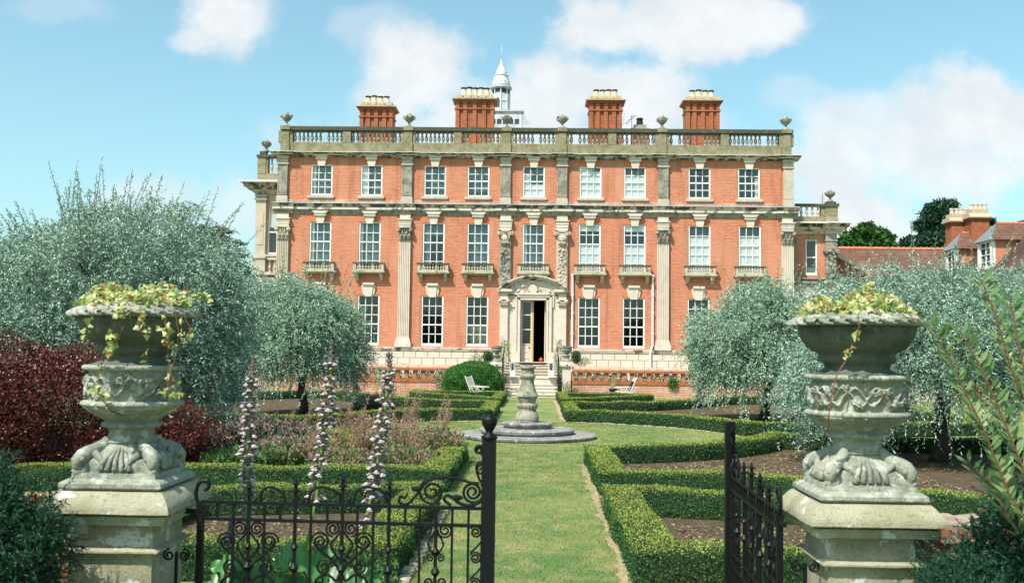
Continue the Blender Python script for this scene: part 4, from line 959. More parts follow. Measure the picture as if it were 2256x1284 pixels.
mb.build('aerial', 'iron', rw)
# ------------------------------------------------------------------ service wing on the right
sv = thing('service_range', (24, 60, 0), 'low brick range with clay tile roofs, white dormers and chimneys right of the manor', 'brick building')
Yr = 62; zr_ = at(1960, 548, Yr).z; xa, xb = X(1846, 560, Yr), 30
mb = MB(); mb.add([(xa - 1, Yr - 5, zr_ - 4.6), (xb, Yr - 5, zr_ - 4.6), (xb, Yr, zr_), (xa - 1, Yr, zr_), (xb, Yr + 5, zr_ - 4.6), (xa - 1, Yr + 5, zr_ - 4.6)], [(0, 1, 2, 3), (3, 2, 4, 5)]); rf = mb.build('roof', 'tile', sv)
mb = MB(); n = int((28 - xa) / .34)
for i in range(n): mb.tube([(xa + .34 * i, Yr, zr_ - .02), (xa + .34 * i + .30, Yr, zr_ - .02)], .12, 8); mb.ball((xa + .34 * i + .32, Yr, zr_ + .03), .11, 6)
mb.build('ridge_tiles', 'ridge', rf)
mb = MB(); mb.box(xa - 1, xb, Yr - 4.6, Yr + 4.6, 0, zr_ - 4.5); mb.build('brick_wall', 'redbrick', sv)
ex, ez, sl_ = 23.2, 6.1, 1.06; rx = 26.6; rz = ez + (rx - ex) * sl_
mb = MB(); mb.add([(ex, 44, ez), (ex, 62, ez), (rx, 62, rz), (rx, 44, rz), (2 * rx - ex, 44, ez), (2 * rx - ex, 62, ez)], [(0, 3, 2, 1), (3, 4, 5, 2)]); rf2 = mb.build('roof', 'darktile', sv)
mb = MB(); mb.box(ex + .35, 2 * rx - ex - .3, 44.2, 61.8, 0, ez + .1); mb.build('brick_wall', 'redbrick', sv); mb = MB(); mb.box(ex - .12, ex + .08, 44, 62, ez - .12, ez + .02); mb.box(ex + .05, ex + .3, 44, 62, ez - .35, ez - .12); mb.build('gutter', 'stone', sv)
for (y0, y1) in ((57.2, 58.7), (52.7, 54.4)):
    xf = 23.9; zt = 8.35; zb = ez + (xf - ex) * sl_; xt = ex + (zt - ez) / sl_
    mb = MB()
    for y in (y0, y1): mb.add([(xf + .12, y, zb + .1), (xt, y, zt), (xf + .12, y, zt)], [(0, 1, 2)])
    mb.add([(xf + .1, y0, zb), (xf + .1, y1, zb), (xf + .1, y1, zt), (xf + .1, y0, zt)], [(0, 1, 2, 3)])
    d = mb.build('dormer', 'brick', rf2)
    mb = MB(); 
    for y in (y0, y1 - .22): mb.box(xf - .05, xf + .12, y - .02, y + .24, zb, zt)
    mb.box(xf - .05, xf + .12, y0 + .22, y1 - .2, zb, zb + .15); mb.box(xf - .05, xf + .12, y0 + .22, y1 - .2, zt - .12, zt)
    mb.box(xf + .0, xf + .06, (y0 + y1) / 2 - .03, (y0 + y1) / 2 + .03, zb, zt)
    for k_ in range(1, 4): mb.box(xf + .01, xf + .05, y0 + .2, y1 - .2, zb + (zt - zb) * k_ / 4 - .02, zb + (zt - zb) * k_ / 4 + .02)
    mb.cur = 1; mb.add([(xf + .07, y0, zb), (xf + .07, y1, zb), (xf + .07, y1, zt), (xf + .07, y0, zt)], [(0, 1, 2, 3)]); mb.build('dormer_window', ['white', 'blinddark'], rf2)
    ym = (y0 + y1) / 2; zz = zt + .95; e = .25; xk = ex + (zz - ez) / sl_; xs_ = ex + (zt - ez) / sl_
    mb = MB(); V = [(xf - .2, y0 - e, zt - .03), (xf - .2, y1 + e, zt - .03), (xf + .55, ym, zz), (min(xk, rx), ym, zz), (xs_ + .2, y0 - e, zt - .03), (xs_ + .2, y1 + e, zt - .03)]
    mb.add(V, [(0, 4, 3, 2), (1, 2, 3, 5)]); mb.cur = 1; mb.add([V[0], V[1], V[2]], [(0, 2, 1)]); mb.build('dormer_roof', ['tile', 'slate'], rf2)
    mb = MB(); 
    for i in range(8): mb.tube([(xf + .6 + .3 * i, ym, zz), (xf + .85 + .3 * i, ym, zz)], .09, 6)
    mb.build('ridge_tiles', 'ridge', rf2)
for (ua, ub, v0, vc, vt, Y) in ((2097, 2139, 560, 489, 458, 58.5), (2141, 2180, 560, 480, 447, 57.5)):
    x0, x1 = X(ua, 520, Y), X(ub, 520, Y); um = (ua + ub) / 2; zc = at(um, vc, Y).z; zt = at(um, vt, Y).z
    mb = MB(); mb.box(x0 - .05, x1 + .05, Y - .05, Y + 1, 7, at(um, 532, Y).z); mb.box(x0, x1, Y, Y + .9, at(um, 532, Y).z, zc); mb.box(x0 - .08, x1 + .08, Y - .08, Y + 1, zc - .12, zc)
    c = mb.build('chimney_stack', 'redbrick', sv); mb = MB(); h = zt - zc
    mb.prismx(x0 - .16, x1 + .16, [(Y - .16, zc), (Y + 1.05, zc), (Y + 1.05, zc + .08), (Y + .9, zc + .3 * h), (Y + .0, zc + .3 * h), (Y - .16, zc + .08)]); mb.box(x0 + .02, x1 - .02, Y + .02, Y + .88, zc + .3 * h, zc + .6 * h); mb.build('chimney_cap', 'yellowstone', c)
    for i in range(4): mp = MB(); mp.lathe((x0 + (x1 - x0) * (i + .5) / 4, Y + .3, zc + .6 * h), [(.12, 0), (.1, .28 * h), (.13, .3 * h), (.13, .4 * h)], 10); mp.build('chimney_pot', 'palestone', c)
mb = MB(); Yl = 54.2; pl = [at(1843, 566, Yl), at(1906, 602, Yl), at(1906, 660, Yl), at(1843, 660, Yl)]
mb.prismy(Yl, Yl + .5, [(p.x, p.z) for p in pl][::-1]); lt = mb.build('lean_to', 'redbrick', sv)
mb = MB(); p, q_ = pl[0], pl[1]; mb.prismy(Yl - .2, Yl + .6, [(p.x, p.z - .02), (q_.x + .15, q_.z - .1), (q_.x + .15, q_.z + .1), (p.x, p.z + .25)]); mb.build('coping', 'stone', lt)
# ================================================================== TERRACE
mb = MB(); mb.box(-20, X0 - 1.75, 48.62, 52.4, 0, TZ); mb.box(X0 + 1.75, 20, 48.62, 52.4, 0, TZ); mb.box(X0 - 1.75, X0 + 1.75, 50.95, 52.1, 0, TZ); o = mb.build('terrace', 'paving', None, (0, 50, 0)); tag(o, kind='structure')
def terrace_wall(xa, xb, label):
    xm_ = (xa + xb) / 2; t = thing('terrace_wall', (xm_, 48.5, 0), label, 'garden wall', 'pierced brick walls of the terrace')
    Y0, Y1 = 48.3, 48.6; zl, zh = .80, 1.19
    mb = MB(); mb.box(xa, xb, Y0, Y1, 0, .62); mb.build('wall_base', 'wallbrick', t)
    mb = MB(); mb.box(xa, xb, Y0 - .03, Y1 + .03, .62, .70); mb.box(xa, xb, Y0, Y1, .70, zl); mb.box(xa, xb, Y0 - .05, Y1 + .05, zh, zh + .11)
    mb.build('brick_bands', 'redbrick', t)
    mb = MB(); n = int((xb - xa) / .41); s = (xb - xa) / n
    for i in range(n + 1):
        x = xa + s * i; prof = [(-.11, 0), (.11, 0), (.10, .10), (.065, .2), (.10, .3), (.11, zh - zl), (-.11, zh - zl), (-.10, .3), (-.065, .2), (-.10, .10)]
        mb.prismy(Y0 + .04, Y1 - .04, [(x + a, zl + b) for a, b in prof])
    mb.build('pierced_brickwork', 'openwork', t)
    mb = MB(); mb.prismx(xa, xb, [(Y0 - .03, zh + .11), (Y1 + .03, zh + .11), (Y1 + .03, zh + .17), (48.45, zh + .27), (Y0 - .03, zh + .17)]); mb.build('coping', 'wallbrick', t)
terrace_wall(-14.5, X0 - 1.95, 'pierced red brick terrace wall left of the steps, partly behind the round bush')
terrace_wall(X0 + 1.95, 14.5, 'pierced red brick terrace wall right of the steps, behind the reclining chair')
# steps
st = thing('stone_steps', (X0, 48.3, 0), 'worn stone garden steps in two flights rising to the open front door', 'steps')
mb = MB(); wl, wr = atz(1108, 876, 0).x, atz(1232, 876, 0).x
for i in range(4): mb.box(wl + .02 * i, wr - .02 * i, 47.6 + .3 * i, 49.0, .15 * i + (.0 if i == 0 else -.04), .15 * (i + 1)); mb.box(wl + .02 * i, wr - .02 * i, 47.57 + .3 * i, 47.6 + .3 * i, .15 * (i + 1) - .05, .15 * (i + 1) - .002)
mb.build('lower_flight', 'halfstain', st)
mb = MB(); mb.box(wl + .1, wr - .1, 48.9, 50.35, 0, .92); mb.box(wl + .06, wr - .06, 48.86, 48.9, .86, .925); mb.build('landing', 'palestone', st)
mb = MB(); a, b = X(1107, 815), X(1250, 815)
for i in range(5): 
    h = .94 + (1.63 - .94) * (i + 1) / 5; mb.box(a + .05 * i, b - .05 * i, 50.3 + .3 * i, 52.0 - .3, .9, h - .04); mb.box(a + .05 * i - .02, b - .05 * i + .02, 50.26 + .3 * i, 51.75, h - .04, h)
mb.box(dx0 - .02, dx1 + .02, 51.5, 52.3, 1.5, 1.632)
mb.build('upper_flight', 'stone', st)
# ================================================================== GATE PIERS AND URNS
PL = Vector((-2.67, 6.6, 0)); PR = Vector((2.10, 6.6, 0))
def sq(mb, c, h0, z0, h1, z1, steps=1, curve=0):
    """square frustum from half-width h0 at z0 to h1 at z1, subdivided and slightly worn"""
    n = 10; rings = []
    for k in range(steps + 1):
        t = k / steps; h = h0 + (h1 - h0) * (t ** (1 + curve)); z = z0 + (z1 - z0) * t; ring = []
        for (ax, ay, bx, by) in ((-1, -1, 1, -1), (1, -1, 1, 1), (1, 1, -1, 1), (-1, 1, -1, -1)):
            for i in range(n):
                s = i / n; px, py = ax + (bx - ax) * s, ay + (by - ay) * s
                rnd = 1 - .012 * (max(0, abs(px) + abs(py) - 1.75) / .25) ** 2
                w_ = .006 * noise.noise((c.x * 9 + px * 5, py * 5, z * 14)); ring.append((c.x + (px * h) * rnd + px * w_, c.y + (py * h) * rnd + py * w_, z + .003 * noise.noise((px * 6, py * 6, z * 3 + c.x))))
        rings.append(ring)
    N = 4 * n; vs = [v for r in rings for v in r]
    fs = [(k * N + i, k * N + (i + 1) % N, (k + 1) * N + (i + 1) % N, (k + 1) * N + i) for k in range(steps) for i in range(N)]
    fs += [list(range(N))[::-1], [steps * N + i for i in range(N)]]; mb.add(vs, fs)
def pier(c, label):
    t = thing('gate_pier', tuple(c), label, 'gate pier', 'stone gate piers')
    mb = MB(); sq(mb, c, .27, 0, .27, .845, 8); sq(mb, c, .30, 0, .30, .25, 2); sq(mb, c, .272, .885, .262, 1.04, 3); mb.build('shaft', 'pierstone', t)
    mb = MB(); sq(mb, c, .285, .845, .318, .858); sq(mb, c, .318, .858, .318, .868); sq(mb, c, .318, .868, .275, .886); mb.build('moulding', 'pierstone', t)
    mb = MB(); sq(mb, c, .37, 1.04, .385, 1.095, 2); sq(mb, c, .395, 1.105, .418, 1.115); sq(mb, c, .418, 1.115, .415, 1.14); sq(mb, c, .415, 1.14, .345, 1.24, 6, .5); mb.build('cap', 'pierstone', t)
pier(PL, 'left stone gate pier with moulded cap, the black gate hung on it closed'); pier(PR, 'right stone gate pier with lichen-patched cap, beside the opened gate leaf')
def urn(c, label, seed):
    t = thing('garden_urn', (c.x, c.y, 1.24), label, 'stone urn', 'big stone urns on the gate piers'); O = (c.x, c.y, 0)
    def w(k=.006, f=16): return lambda r, z, a: r + k * noise.noise((math.cos(a) * f * r + seed, math.sin(a) * f * r, z * f))
    mb = MB(); ng = 26
    def gad(r, z, a):
        e = max(0, (r - .27) / .18); ph = (a * ng / 2 / math.pi + z * 20) % 1; return r + e * (-.045 + .07 * abs(math.sin(math.pi * ph))) + .008 * noise.noise((math.cos(a) * 5 + seed, math.sin(a) * 5, 1))
    mb.lathe(O, [(.25, 2.40), (.27, 2.442), (.30, 2.438), (.33, 2.430), (.36, 2.420), (.39, 2.408), (.415, 2.396), (.44, 2.38), (.455, 2.366), (.458, 2.355), (.445, 2.345), (.405, 2.343)], 156, gad, caps=False); mb.build('rim', 'urnstone', t, smooth=True)
    mb = MB(); mb.lathe(O, [(.20, 2.40), (.35, 2.40), (.402, 2.345), (.40, 2.32), (.392, 2.285), (.372, 2.245), (.338, 2.205), (.30, 2.18), (.265, 2.165), (.258, 2.148), (.268, 2.135), (.262, 2.115), (.225, 2.10), (.222, 2.07), (.245, 2.05), (.30, 2.035), (.338, 2.028)], 64, w()); mb.build('bowl', 'urnshade', t, smooth=True)
    mb = MB(); prof = [(.338, 2.03), (.356, 2.022), (.358, 2.008), (.352, 2.0)] + [(.345, 1.995 - .2 * i / 36) for i in range(37)] + [(.356, 1.788), (.360, 1.775), (.352, 1.765)]
    rv = random.Random(int(seed * 10)); LV = [(2.1677 * i / 30 + rv.uniform(-.012, .012), rv.choice((-1, 1)) * rv.uniform(.02, .062), rv.uniform(-1.2, 1.2), rv.uniform(.04, .06), rv.uniform(.014, .02)) for i in range(30)]
    def band(r, z, a):
        k = 1 if 1.80 < z < 1.99 else 0; X_ = a * 3.2
        if not k: return r + .004 * noise.noise((X_ * 6, z * 30, seed))
        zn = z - 1.895; s_ = a * .345; h = 0; a_ = a + .06 * noise.noise((X_ * 2, z * 9, seed))
        for ph_ in (0, 2.1):                   # two interlaced stems
            h = max(h, .8 * math.exp(-((zn - .055 * math.sin(9 * a_ + ph_)) / .012) ** 2))
        for (cx_, cz_, an_, l_, w_2) in LV:     # carved leaves
            ds = (s_ - cx_ + 1.0839) % 2.1677 - 1.0839
            if abs(ds) > .09: continue
            u_ = ds * math.cos(an_) + (zn - cz_) * math.sin(an_); v_ = -ds * math.sin(an_) + (zn - cz_) * math.cos(an_)
            q_ = (u_ / l_) ** 2 + (v_ / (w_2 * (1 + .35 * math.sin(u_ * 190)))) ** 2
            if q_ < 1: h = max(h, .45 + .55 * (1 - q_) ** .5 - .35 * math.exp(-(v_ / .004) ** 2))
        return r - .040 + .044 * h
    mb.lathe(O, prof, 400, band); mb.build('carved_band', 'urnstone', t, smooth=True)
    mb = MB(); mb.lathe(O, [(.35, 1.765), (.33, 1.745), (.28, 1.715), (.23, 1.69), (.19, 1.667), (.185, 1.657), (.212, 1.65), (.215, 1.637), (.205, 1.625), (.165, 1.615), (.158, 1.59), (.165, 1.555), (.175, 1.53)], 48, w()); mb.build('stem', 'urnstone', t, smooth=True)
    mb = MB(); pts = [(.17, 1.54), (.185, 1.52), (.21, 1.49), (.25, 1.455), (.285, 1.42), (.295, 1.385), (.30, 1.35), (.31, 1.33)]
    prof = []
    for (a, b) in zip(pts[:-1], pts[1:]): prof += [(a[0] + (b[0] - a[0]) * i / 4, a[1] + (b[1] - a[1]) * i / 4) for i in range(4)]
    prof.append(pts[-1])
    def foot(r, z, a):
        p = 2 + 5 * max(0, min(1, (1.54 - z) / .12)); ca, sa = abs(math.cos(a)), abs(math.sin(a)); k = 1 / (ca ** p + sa ** p) ** (1 / p)
        cr = max(0, math.cos(4 * a + math.pi)) if False else max(0, -math.cos(4 * a)); e = max(0, min(1, (1.53 - z) / .06))
        lump = e * cr ** 3 * (.035 + .05 * math.sin((z - 1.33) * 46 + seed) ** 2) * (1 if z > 1.34 else 0)
        n_ = noise.noise((math.cos(a) * 4 * k + seed, math.sin(a) * 4 * k, z * 13)); n2_ = noise.noise((math.cos(a) * 11 + seed, math.sin(a) * 11, z * 30))
        fan = e * max(0, -cr + .4) * .022 * abs(math.sin(a * 22)); return r * k * (.88 if e else 1) + fan + e * (.012 * n_ + .010 * n2_)
    mb.lathe(O, prof[::-1], 150, foot); 
    for i in range(4):                        # a scrolled dolphin on each corner
        a = math.pi / 4 + i * math.pi / 2; ca, sa = math.cos(a), math.sin(a); P3 = lambda r_, z_, o_=0: (c.x + ca * r_ - sa * o_, c.y + sa * r_ + ca * o_, z_)
        mb.tube([P3(.17, 1.55), P3(.20, 1.515), P3(.25, 1.485), P3(.31, 1.465), P3(.355, 1.445), P3(.385, 1.415), P3(.385, 1.385), P3(.36, 1.37), P3(.335, 1.385)], [.03, .04, .046, .05, .052, .046, .036, .026, .014], 10)
        mb.tube([P3(.30, 1.40), P3(.345, 1.355), P3(.395, 1.35), P3(.415, 1.37)], [.05, .045, .03, .012], 8)
        for o_ in (-.045, .045): mb.ball(P3(.365, 1.432, o_), .018, 8); mb.tube([P3(.28, 1.47, o_), P3(.25, 1.42, o_ * 2.4), P3(.27, 1.37, o_ * 3.4)], [.026, .022, .008], 6)
    for i in range(4):
        a = i * math.pi / 2; ca, sa = math.cos(a), math.sin(a)
        for j in range(-2, 3): mb.tube([(c.x + ca * .20 - sa * j * .02, c.y + sa * .20 + ca * j * .02, 1.50 - abs(j) * .012), (c.x + ca * .262 - sa * j * .038, c.y + sa * .262 + ca * j * .038, 1.43), (c.x + ca * .285 - sa * j * .055, c.y + sa * .285 + ca * j * .055, 1.36)], [.010, .018, .022], 6)
    mb.build('carved_foot', 'urnstone', t, smooth=True)
    mb = MB(); sq(mb, c, .335, 1.243, .365, 1.262); sq(mb, c, .365, 1.262, .365, 1.285, 2); sq(mb, c, .365, 1.285, .325, 1.31, 3, .5); sq(mb, c, .305, 1.31, .30, 1.345, 2); mb.build('base_slab', 'urnstone', t); return t
uL = urn(PL, 'large carved stone urn on the left gate pier, hung with long trails of ivy', 1.3); uR = urn(PR, 'large carved stone urn on the right gate pier, heaped with ivy', 6.1)
uL.scale = (.90, .90, 1); uR.scale = (.925, .925, 1)
# ivy in the urns
def ivy(c, label, vines, nm, seed):
    t = thing('ivy', (c.x, c.y, 2.4), label, 'ivy plant', 'ivy growing in the urns'); rr = np.random.RandomState(seed)
    nm = int(nm * 1.7); n = nm; a = rr.rand(n) * 6.283; r = .36 * np.sqrt(rr.rand(n)); n = nm; x = c.x + r * np.cos(a); y = c.y + r * np.sin(a)
    z = 2.41 + rr.rand(n) * .17 * (1 - (r / .42) ** 2) * (.5 + .8 * np.abs(np.sin(x * 7 + seed))) 
    P = [np.column_stack([x, y, z])]; mv = MB()
    for path in vines:
        pts = [Vector(p) for p in path]; fine = []
        for a_, b_ in zip(pts[:-1], pts[1:]):
            for i in range(8): fine.append(a_ + (b_ - a_) * i / 8 + Vector((random.uniform(-.006, .006), 0, 0)))
        fine.append(pts[-1]); mv.tube([Vector((0, 0, 0)) + f_ for f_ in fine], .0035, 4)
        L = sum((b_ - a_).length for a_, b_ in zip(pts[:-1], pts[1:])); k = int(L / .012)
        if path[0][1] is None: continue
        idx = rr.randint(0, len(fine), k); Q = np.array([list(fine[i]) for i in idx]); keep = np.sin(Q[:, 2] * 21 + Q[:, 0] * 13 + seed) > -.35
        Q = Q[keep] + rr.normal(size=(keep.sum(), 3)) * .014; P.append(Q)
    mv.build('vines', 'vine', t)
    P = np.vstack(P); n = len(P); D = rr.normal(size=(n, 3)) + np.array([0, -.3, -.2]); N = rr.normal(size=(n, 3)) * .6 + np.array([0, -.8, .7])
    mi = (rr.rand(n) < .16).astype(int); L = rr.uniform(.028, .055, n)
    ml = MB(); ml.cur = 0
    star = [(0, -.12), (.30, -.30), (.36, -.02), (.62, .02), (.34, .24), (.30, .42), (0, .86), (-.30, .42), (-.34, .24), (-.62, .02), (-.36, -.02), (-.30, -.30)]
    for i in range(n):
        d = Vector(D[i]).normalized(); nn = Vector(N[i]); s_ = d.cross(nn).normalized(); nn = s_.cross(d); c0 = Vector(P[i]); l = L[i] * .85; ml.cur = int(mi[i])
        vs = [c0 + nn * .12 * l] + [c0 + (s_ * a_ + d * b_) * l - nn * (.16 * l * abs(a_)) for a_, b_ in star]
        k_ = len(star); ml.add(vs, [(0, j + 1, (j + 1) % k_ + 1) for j in range(k_)])
    ml.build('leaves', ['ivy', 'ivyred'], t)
def rimv(c, u, lst):                          # a vine hanging in front of the urn: (u, v) in the photograph, just proud of the stone
    out = []
    for (uu, vv, Y) in lst: p = at(uu, vv, Y); out.append((p.x, p.y, p.z))
    return out
ivy(PL, 'variegated ivy spilling over the left urn in long leafy trails', [
    rimv(PL, 0, [(210, 668, 6.25), (205, 690, 6.1), (188, 745, 6.15), (180, 760, 6.2)]), rimv(PL, 0, [(262, 668, 6.2), (262, 690, 6.1), (240, 760, 6.15), (225, 800, 6.25), (215, 850, 6.2), (235, 890, 6.2)]),
    rimv(PL, 0, [(290, 680, 6.15), (262, 740, 6.15), (238, 780, 6.2)]), rimv(PL, 0, [(308, 675, 6.15), (315, 720, 6.13), (324, 760, 6.2), (322, 800, 6.25)]), rimv(PL, 0, [(360, 675, 6.15), (368, 730, 6.13), (372, 790, 6.2), (368, 850, 6.2), (372, 905, 6.25), (410, 900, 6.25)]),
    rimv(PL, 0, [(385, 680, 6.2), (395, 740, 6.2), (380, 800, 6.25), (388, 860, 6.2), (375, 890, 6.2)]), rimv(PL, 0, [(400, 680, 6.25), (420, 730, 6.25), (408, 750, 6.25)]), rimv(PL, 0, [(226, 880, 6.25), (245, 905, 6.3), (270, 915, 6.35)]),
    rimv(PL, 0, [(380, 650, 6.3), (430, 645, 6.3), (470, 662, 6.3)])], 560, 3)
ivy(PR, 'variegated ivy heaped on the right urn with one long bare vine hanging down', [
    rimv(PR, 0, [(1890, 690, 6.15), (1893, 720, 6.12), (1885, 745, 6.13), (1865, 790, 6.25)]), rimv(PR, 0, [(1750, 690, 6.3), (1800, 680, 6.3), (1860, 672, 6.3)]), rimv(PR, 0, [(1980, 690, 6.3), (2015, 705, 6.2), (2045, 700, 6.2)])], 560, 5)
mv = MB(); mv.tube([at(*q_) for q_ in ((1888, 740, 6.13), (1866, 790, 6.25), (1845, 822, 6.22), (1832, 870, 6.2), (1826, 915, 6.2), (1826, 955, 6.25))], .0045, 5); tag(mv.build('bare_vine', 'vine', None, tuple(at(1826, 955, 6.25))), 'thin bare brown vine dangling down the front of the right urn', 'vine')
# short brick walls beyond the piers
def wall_stub(x0, x1, label):
    t = thing('garden_wall', ((x0 + x1) / 2, 6.7, 0), label, 'garden wall', 'brick walls beside the gate piers'); mb = MB()
    def top(s, t_): pass
    n = 14
    for i in range(n):
        a = x0 + (x1 - x0) * i / n; b = x0 + (x1 - x0) * (i + 1) / n; mb.box(a, b, 6.5, 6.9, 0, 1.0 + .0 * i)
    mb.build('brickwork', 'rawbrick', t); mb = MB(); x = x0
    while x < x1:
        L = random.uniform(.16, .26); mb.obox((x + L / 2, 6.7, 1.05 + random.uniform(-.015, .015)), (L / 2 - .01, 0, random.uniform(-.02, .02)), (0, .24, 0), (0, 0, .05 + random.uniform(0, .015))); x += L
    mb.build('coping', 'rawbrick', t)
wall_stub(PR.x + .27, PR.x + 1.9, 'short brick garden wall running from the right gate pier into the dark yew'); wall_stub(PL.x - 2.0, PL.x - .27, 'short brick garden wall beside the left gate pier, hidden by dark yew')
# ================================================================== GATES
GL = 1.90
def g2(u, v):                                 # pixel on the closed leaf -> (s, z) in the leaf's own plane
    s = (u - 450) / 630 * GL; return s, 2.15 - (v - (775 + .0115 * (u - 1180))) / (333 + 9 * s / GL)
def spiral(c, r0, turns, a0, sgn=1, n=None, r1=None):
    n = n or int(22 * turns) + 6; r1 = r1 or r0 * .18
    return [(c[0] + (r0 + (r1 - r0) * i / n) * math.cos(a0 + sgn * 2 * math.pi * turns * i / n), c[1] + (r0 + (r1 - r0) * i / n) * math.sin(a0 + sgn * 2 * math.pi * turns * i / n)) for i in range(n + 1)]
def gate_parts(t):
    def T(mb, pts, r=.008, seg=6): mb.tube([(s, 0, z) for s, z in pts], r, seg)
    def bez(pts, n=24):                       # catmull-rom through pixels
        P_ = [g2(*p) for p in pts]; P_ = [P_[0]] + P_ + [P_[-1]]; out = []
        for i in range(1, len(P_) - 2):
            p0, p1, p2, p3 = P_[i - 1:i + 3]
            for k in range(8):
                q = k / 8; out.append(tuple(.5 * ((2 * p1[j]) + (-p0[j] + p2[j]) * q + (2 * p0[j] - 5 * p1[j] + 4 * p2[j] - p3[j]) * q * q + (-p0[j] + 3 * p1[j] - 3 * p2[j] + p3[j]) * q ** 3) for j in (0, 1)))
        out.append(P_[-2]); return out
    zt, zm = 1.14, 1.03
    mb = MB(); mb.box(GL - .043, GL + .043, -.04, .04, .04, 1.585)
    mb.build('meeting_post', 'iron', t)
    mb = MB(); mb.lathe((GL, 0, 0), [(.05, 1.585), (.055, 1.60), (.035, 1.615), (.022, 1.63), (.03, 1.645), (.048, 1.68), (.052, 1.71), (.04, 1.73), (.02, 1.74), (.012, 1.75), (.02, 1.757), (.008, 1.775)], 16); mb.build('finial', 'iron', t, smooth=True)
    mb = MB(); mb.box(-.02, .02, -.02, .02, .03, 1.10); mb.box(-.025, .025, -.025, .025, 1.08, 1.12)
    T(mb, bez([(450, 1112), (440, 1100), (438, 1080), (445, 1062), (462, 1058), (466, 1072), (456, 1078)]), .013, 8); mb.box(-.16, 0, -.012, .012, 1.06, 1.09); mb.build('hinge_stile', 'iron', t)
    for z, h in ((zt, .010), (zm, .010), (.52, .010), (.42, .010), (.10, .016)):
        mb = MB(); mb.box(.0, GL - .04, -.014, .014, z - h, z + h); mb.build('rail', 'iron', t)
    xs_ = [g2(u, 1140)[0] for u in (487, 523, 592, 627, 661, 695, 731, 797, 832, 901, 933, 1003, 1038)]
    for i, s in enumerate(xs_):
        short = i in (0, 3, 6, 9)
        mb = MB(); mb.box(s - .0075, s + .0075, -.0075, .0075, (zm if short else .04), zt); mb.build('bar', 'iron', t)
        if short: mb = MB(); mb.box(s - .009, s + .009, -.009, .009, .04, .42); mb.build('bar', 'iron', t)
    for u, top in ((557, 1068), (660, 1060), (764, 1050), (866, 1062), (968, 1112)):
        s = g2(u, 1140)[0]; z1 = g2(u, top)[1]; mb = MB(); mb.box(s - .010, s + .010, -.010, .010, .04, z1 - .02)
        if u < 900:
            mb.lathe((s, 0, 0), [(.012, z1 - .07), (.03, z1 - .062), (.03, z1 - .055), (.012, z1 - .045), (.01, z1 - .02), (.034, z1 - .012), (.012, z1), (.004, z1 + .03)], 10)
        mb.lathe((s, 0, 0), [(.012, .70), (.032, .73), (.012, .76)], 10); mb.lathe((s, 0, 0), [(.012, .84), (.026, .86), (.012, .88)], 10); mb.build('finial_bar', 'iron', t, smooth=False)
    # cresting above the top rail
    mb = MB()
    for (a, b) in ((560, 640), (668, 762), (768, 862)):
        m = (a + b) / 2; T(mb, bez([(a + 14, 1096), (a + 8, 1106), (a + 20, 1104), (a + 26, 1082), (m + 2, 1072), (b - 10, 1084), (b - 2, 1108)]), .009)
    T(mb, bez([(905, 1086), (899, 1096), (890, 1092), (888, 1106), (906, 1108), (928, 1085), (945, 1062), (970, 1052), (1010, 1053), (1040, 1062), (1060, 1064)]), .009)
    T(mb, [(a, b) for a, b in spiral(g2(958, 1083), .085, 2.0, 2.2)], .009); T(mb, spiral(g2(1046, 1083), .075, 2.4, .8, -1), .009)
    T(mb, bez([(1000, 1112), (985, 1100), (990, 1090), (1004, 1096), (1020, 1108), (1045, 1112), (1068, 1100)]), .011)
    T(mb, bez([(1074, 1076), (1060, 1055), (1053, 1030), (1058, 1018), (1070, 1024)]), .009); T(mb, bez([(1076, 1004), (1062, 1020), (1052, 1022)]), .009); T(mb, spiral(g2(1058, 991), .035, 1.8, -1.2), .008); T(mb, spiral(g2(1064, 1035), .035, 1.5, .5), .007)
    for p, r in (((925, 1076), .028), ((1012, 1095), .03)): s, z = g2(*p); mb.ball((s, 0, z), r, 8, (1.4, .4, .7))
    mb.build('scroll_crest', 'iron', t)
    # scrolls between the rails and below
    for cu, big in ((764, 1), (557, 1), (968, 0)):
        mb = MB()
        for sg in (-1, 1):
            f = lambda du, v: (cu + sg * du, v)
            if big:
                T(mb, spiral(g2(*f(19, 1162)), .052, 2, -math.pi / 2 if sg > 0 else -math.pi / 2, sg), .007); T(mb, bez([f(3, 1168), f(12, 1180), f(22, 1192), f(22, 1204), f(10, 1222), f(2, 1232)]), .008)
                T(mb, bez([f(0, 1262), f(12, 1240), f(30, 1222), f(50, 1205), f(62, 1190)]), .010); T(mb, spiral(g2(*f(47, 1190)), .062, 2.1, 0 if sg > 0 else math.pi, sg), .008)
                T(mb, spiral(g2(*f(38, 1246)), .05, 1.6, 1.5, -sg), .007); T(mb, bez([f(4, 1262), f(10, 1275), f(30, 1262), f(52, 1270), f(58, 1284)]), .009)
                T(mb, spiral(g2(*f(26, 1310)), .07, 1.8, 1.5, -sg), .008)
            else:
                T(mb, spiral(g2(*f(20, 1166)), .05, 2, math.pi if sg > 0 else 0, sg), .007); T(mb, bez([f(3, 1172), f(14, 1188), f(16, 1200), f(6, 1216), f(1, 1222)]), .007); T(mb, spiral(g2(*f(11, 1226)), .028, 1.5, math.pi if sg > 0 else 0, -sg), .006); T(mb, spiral(g2(*f(13, 1278)), .035, 1.6, math.pi if sg > 0 else 0, sg), .007)
        mb.build('scrollwork', 'iron', t)
    mb = MB()
    for k, v in enumerate((1170, 1226, 1282, 1338)): T(mb, spiral(g2(1054, v), .040, 1.9, 2.6, -1), .007); T(mb, bez([(1070, v + 14), (1060, v + 28), (1043, v + 44)]), .007)
    mb.build('border_scrolls', 'iron', t)
gt = thing('iron_gate', (-2.19, 6.6, 0), 'closed black wrought-iron gate leaf with scrolls, hung on the left pier', 'gate', 'pair of iron gate leaves')
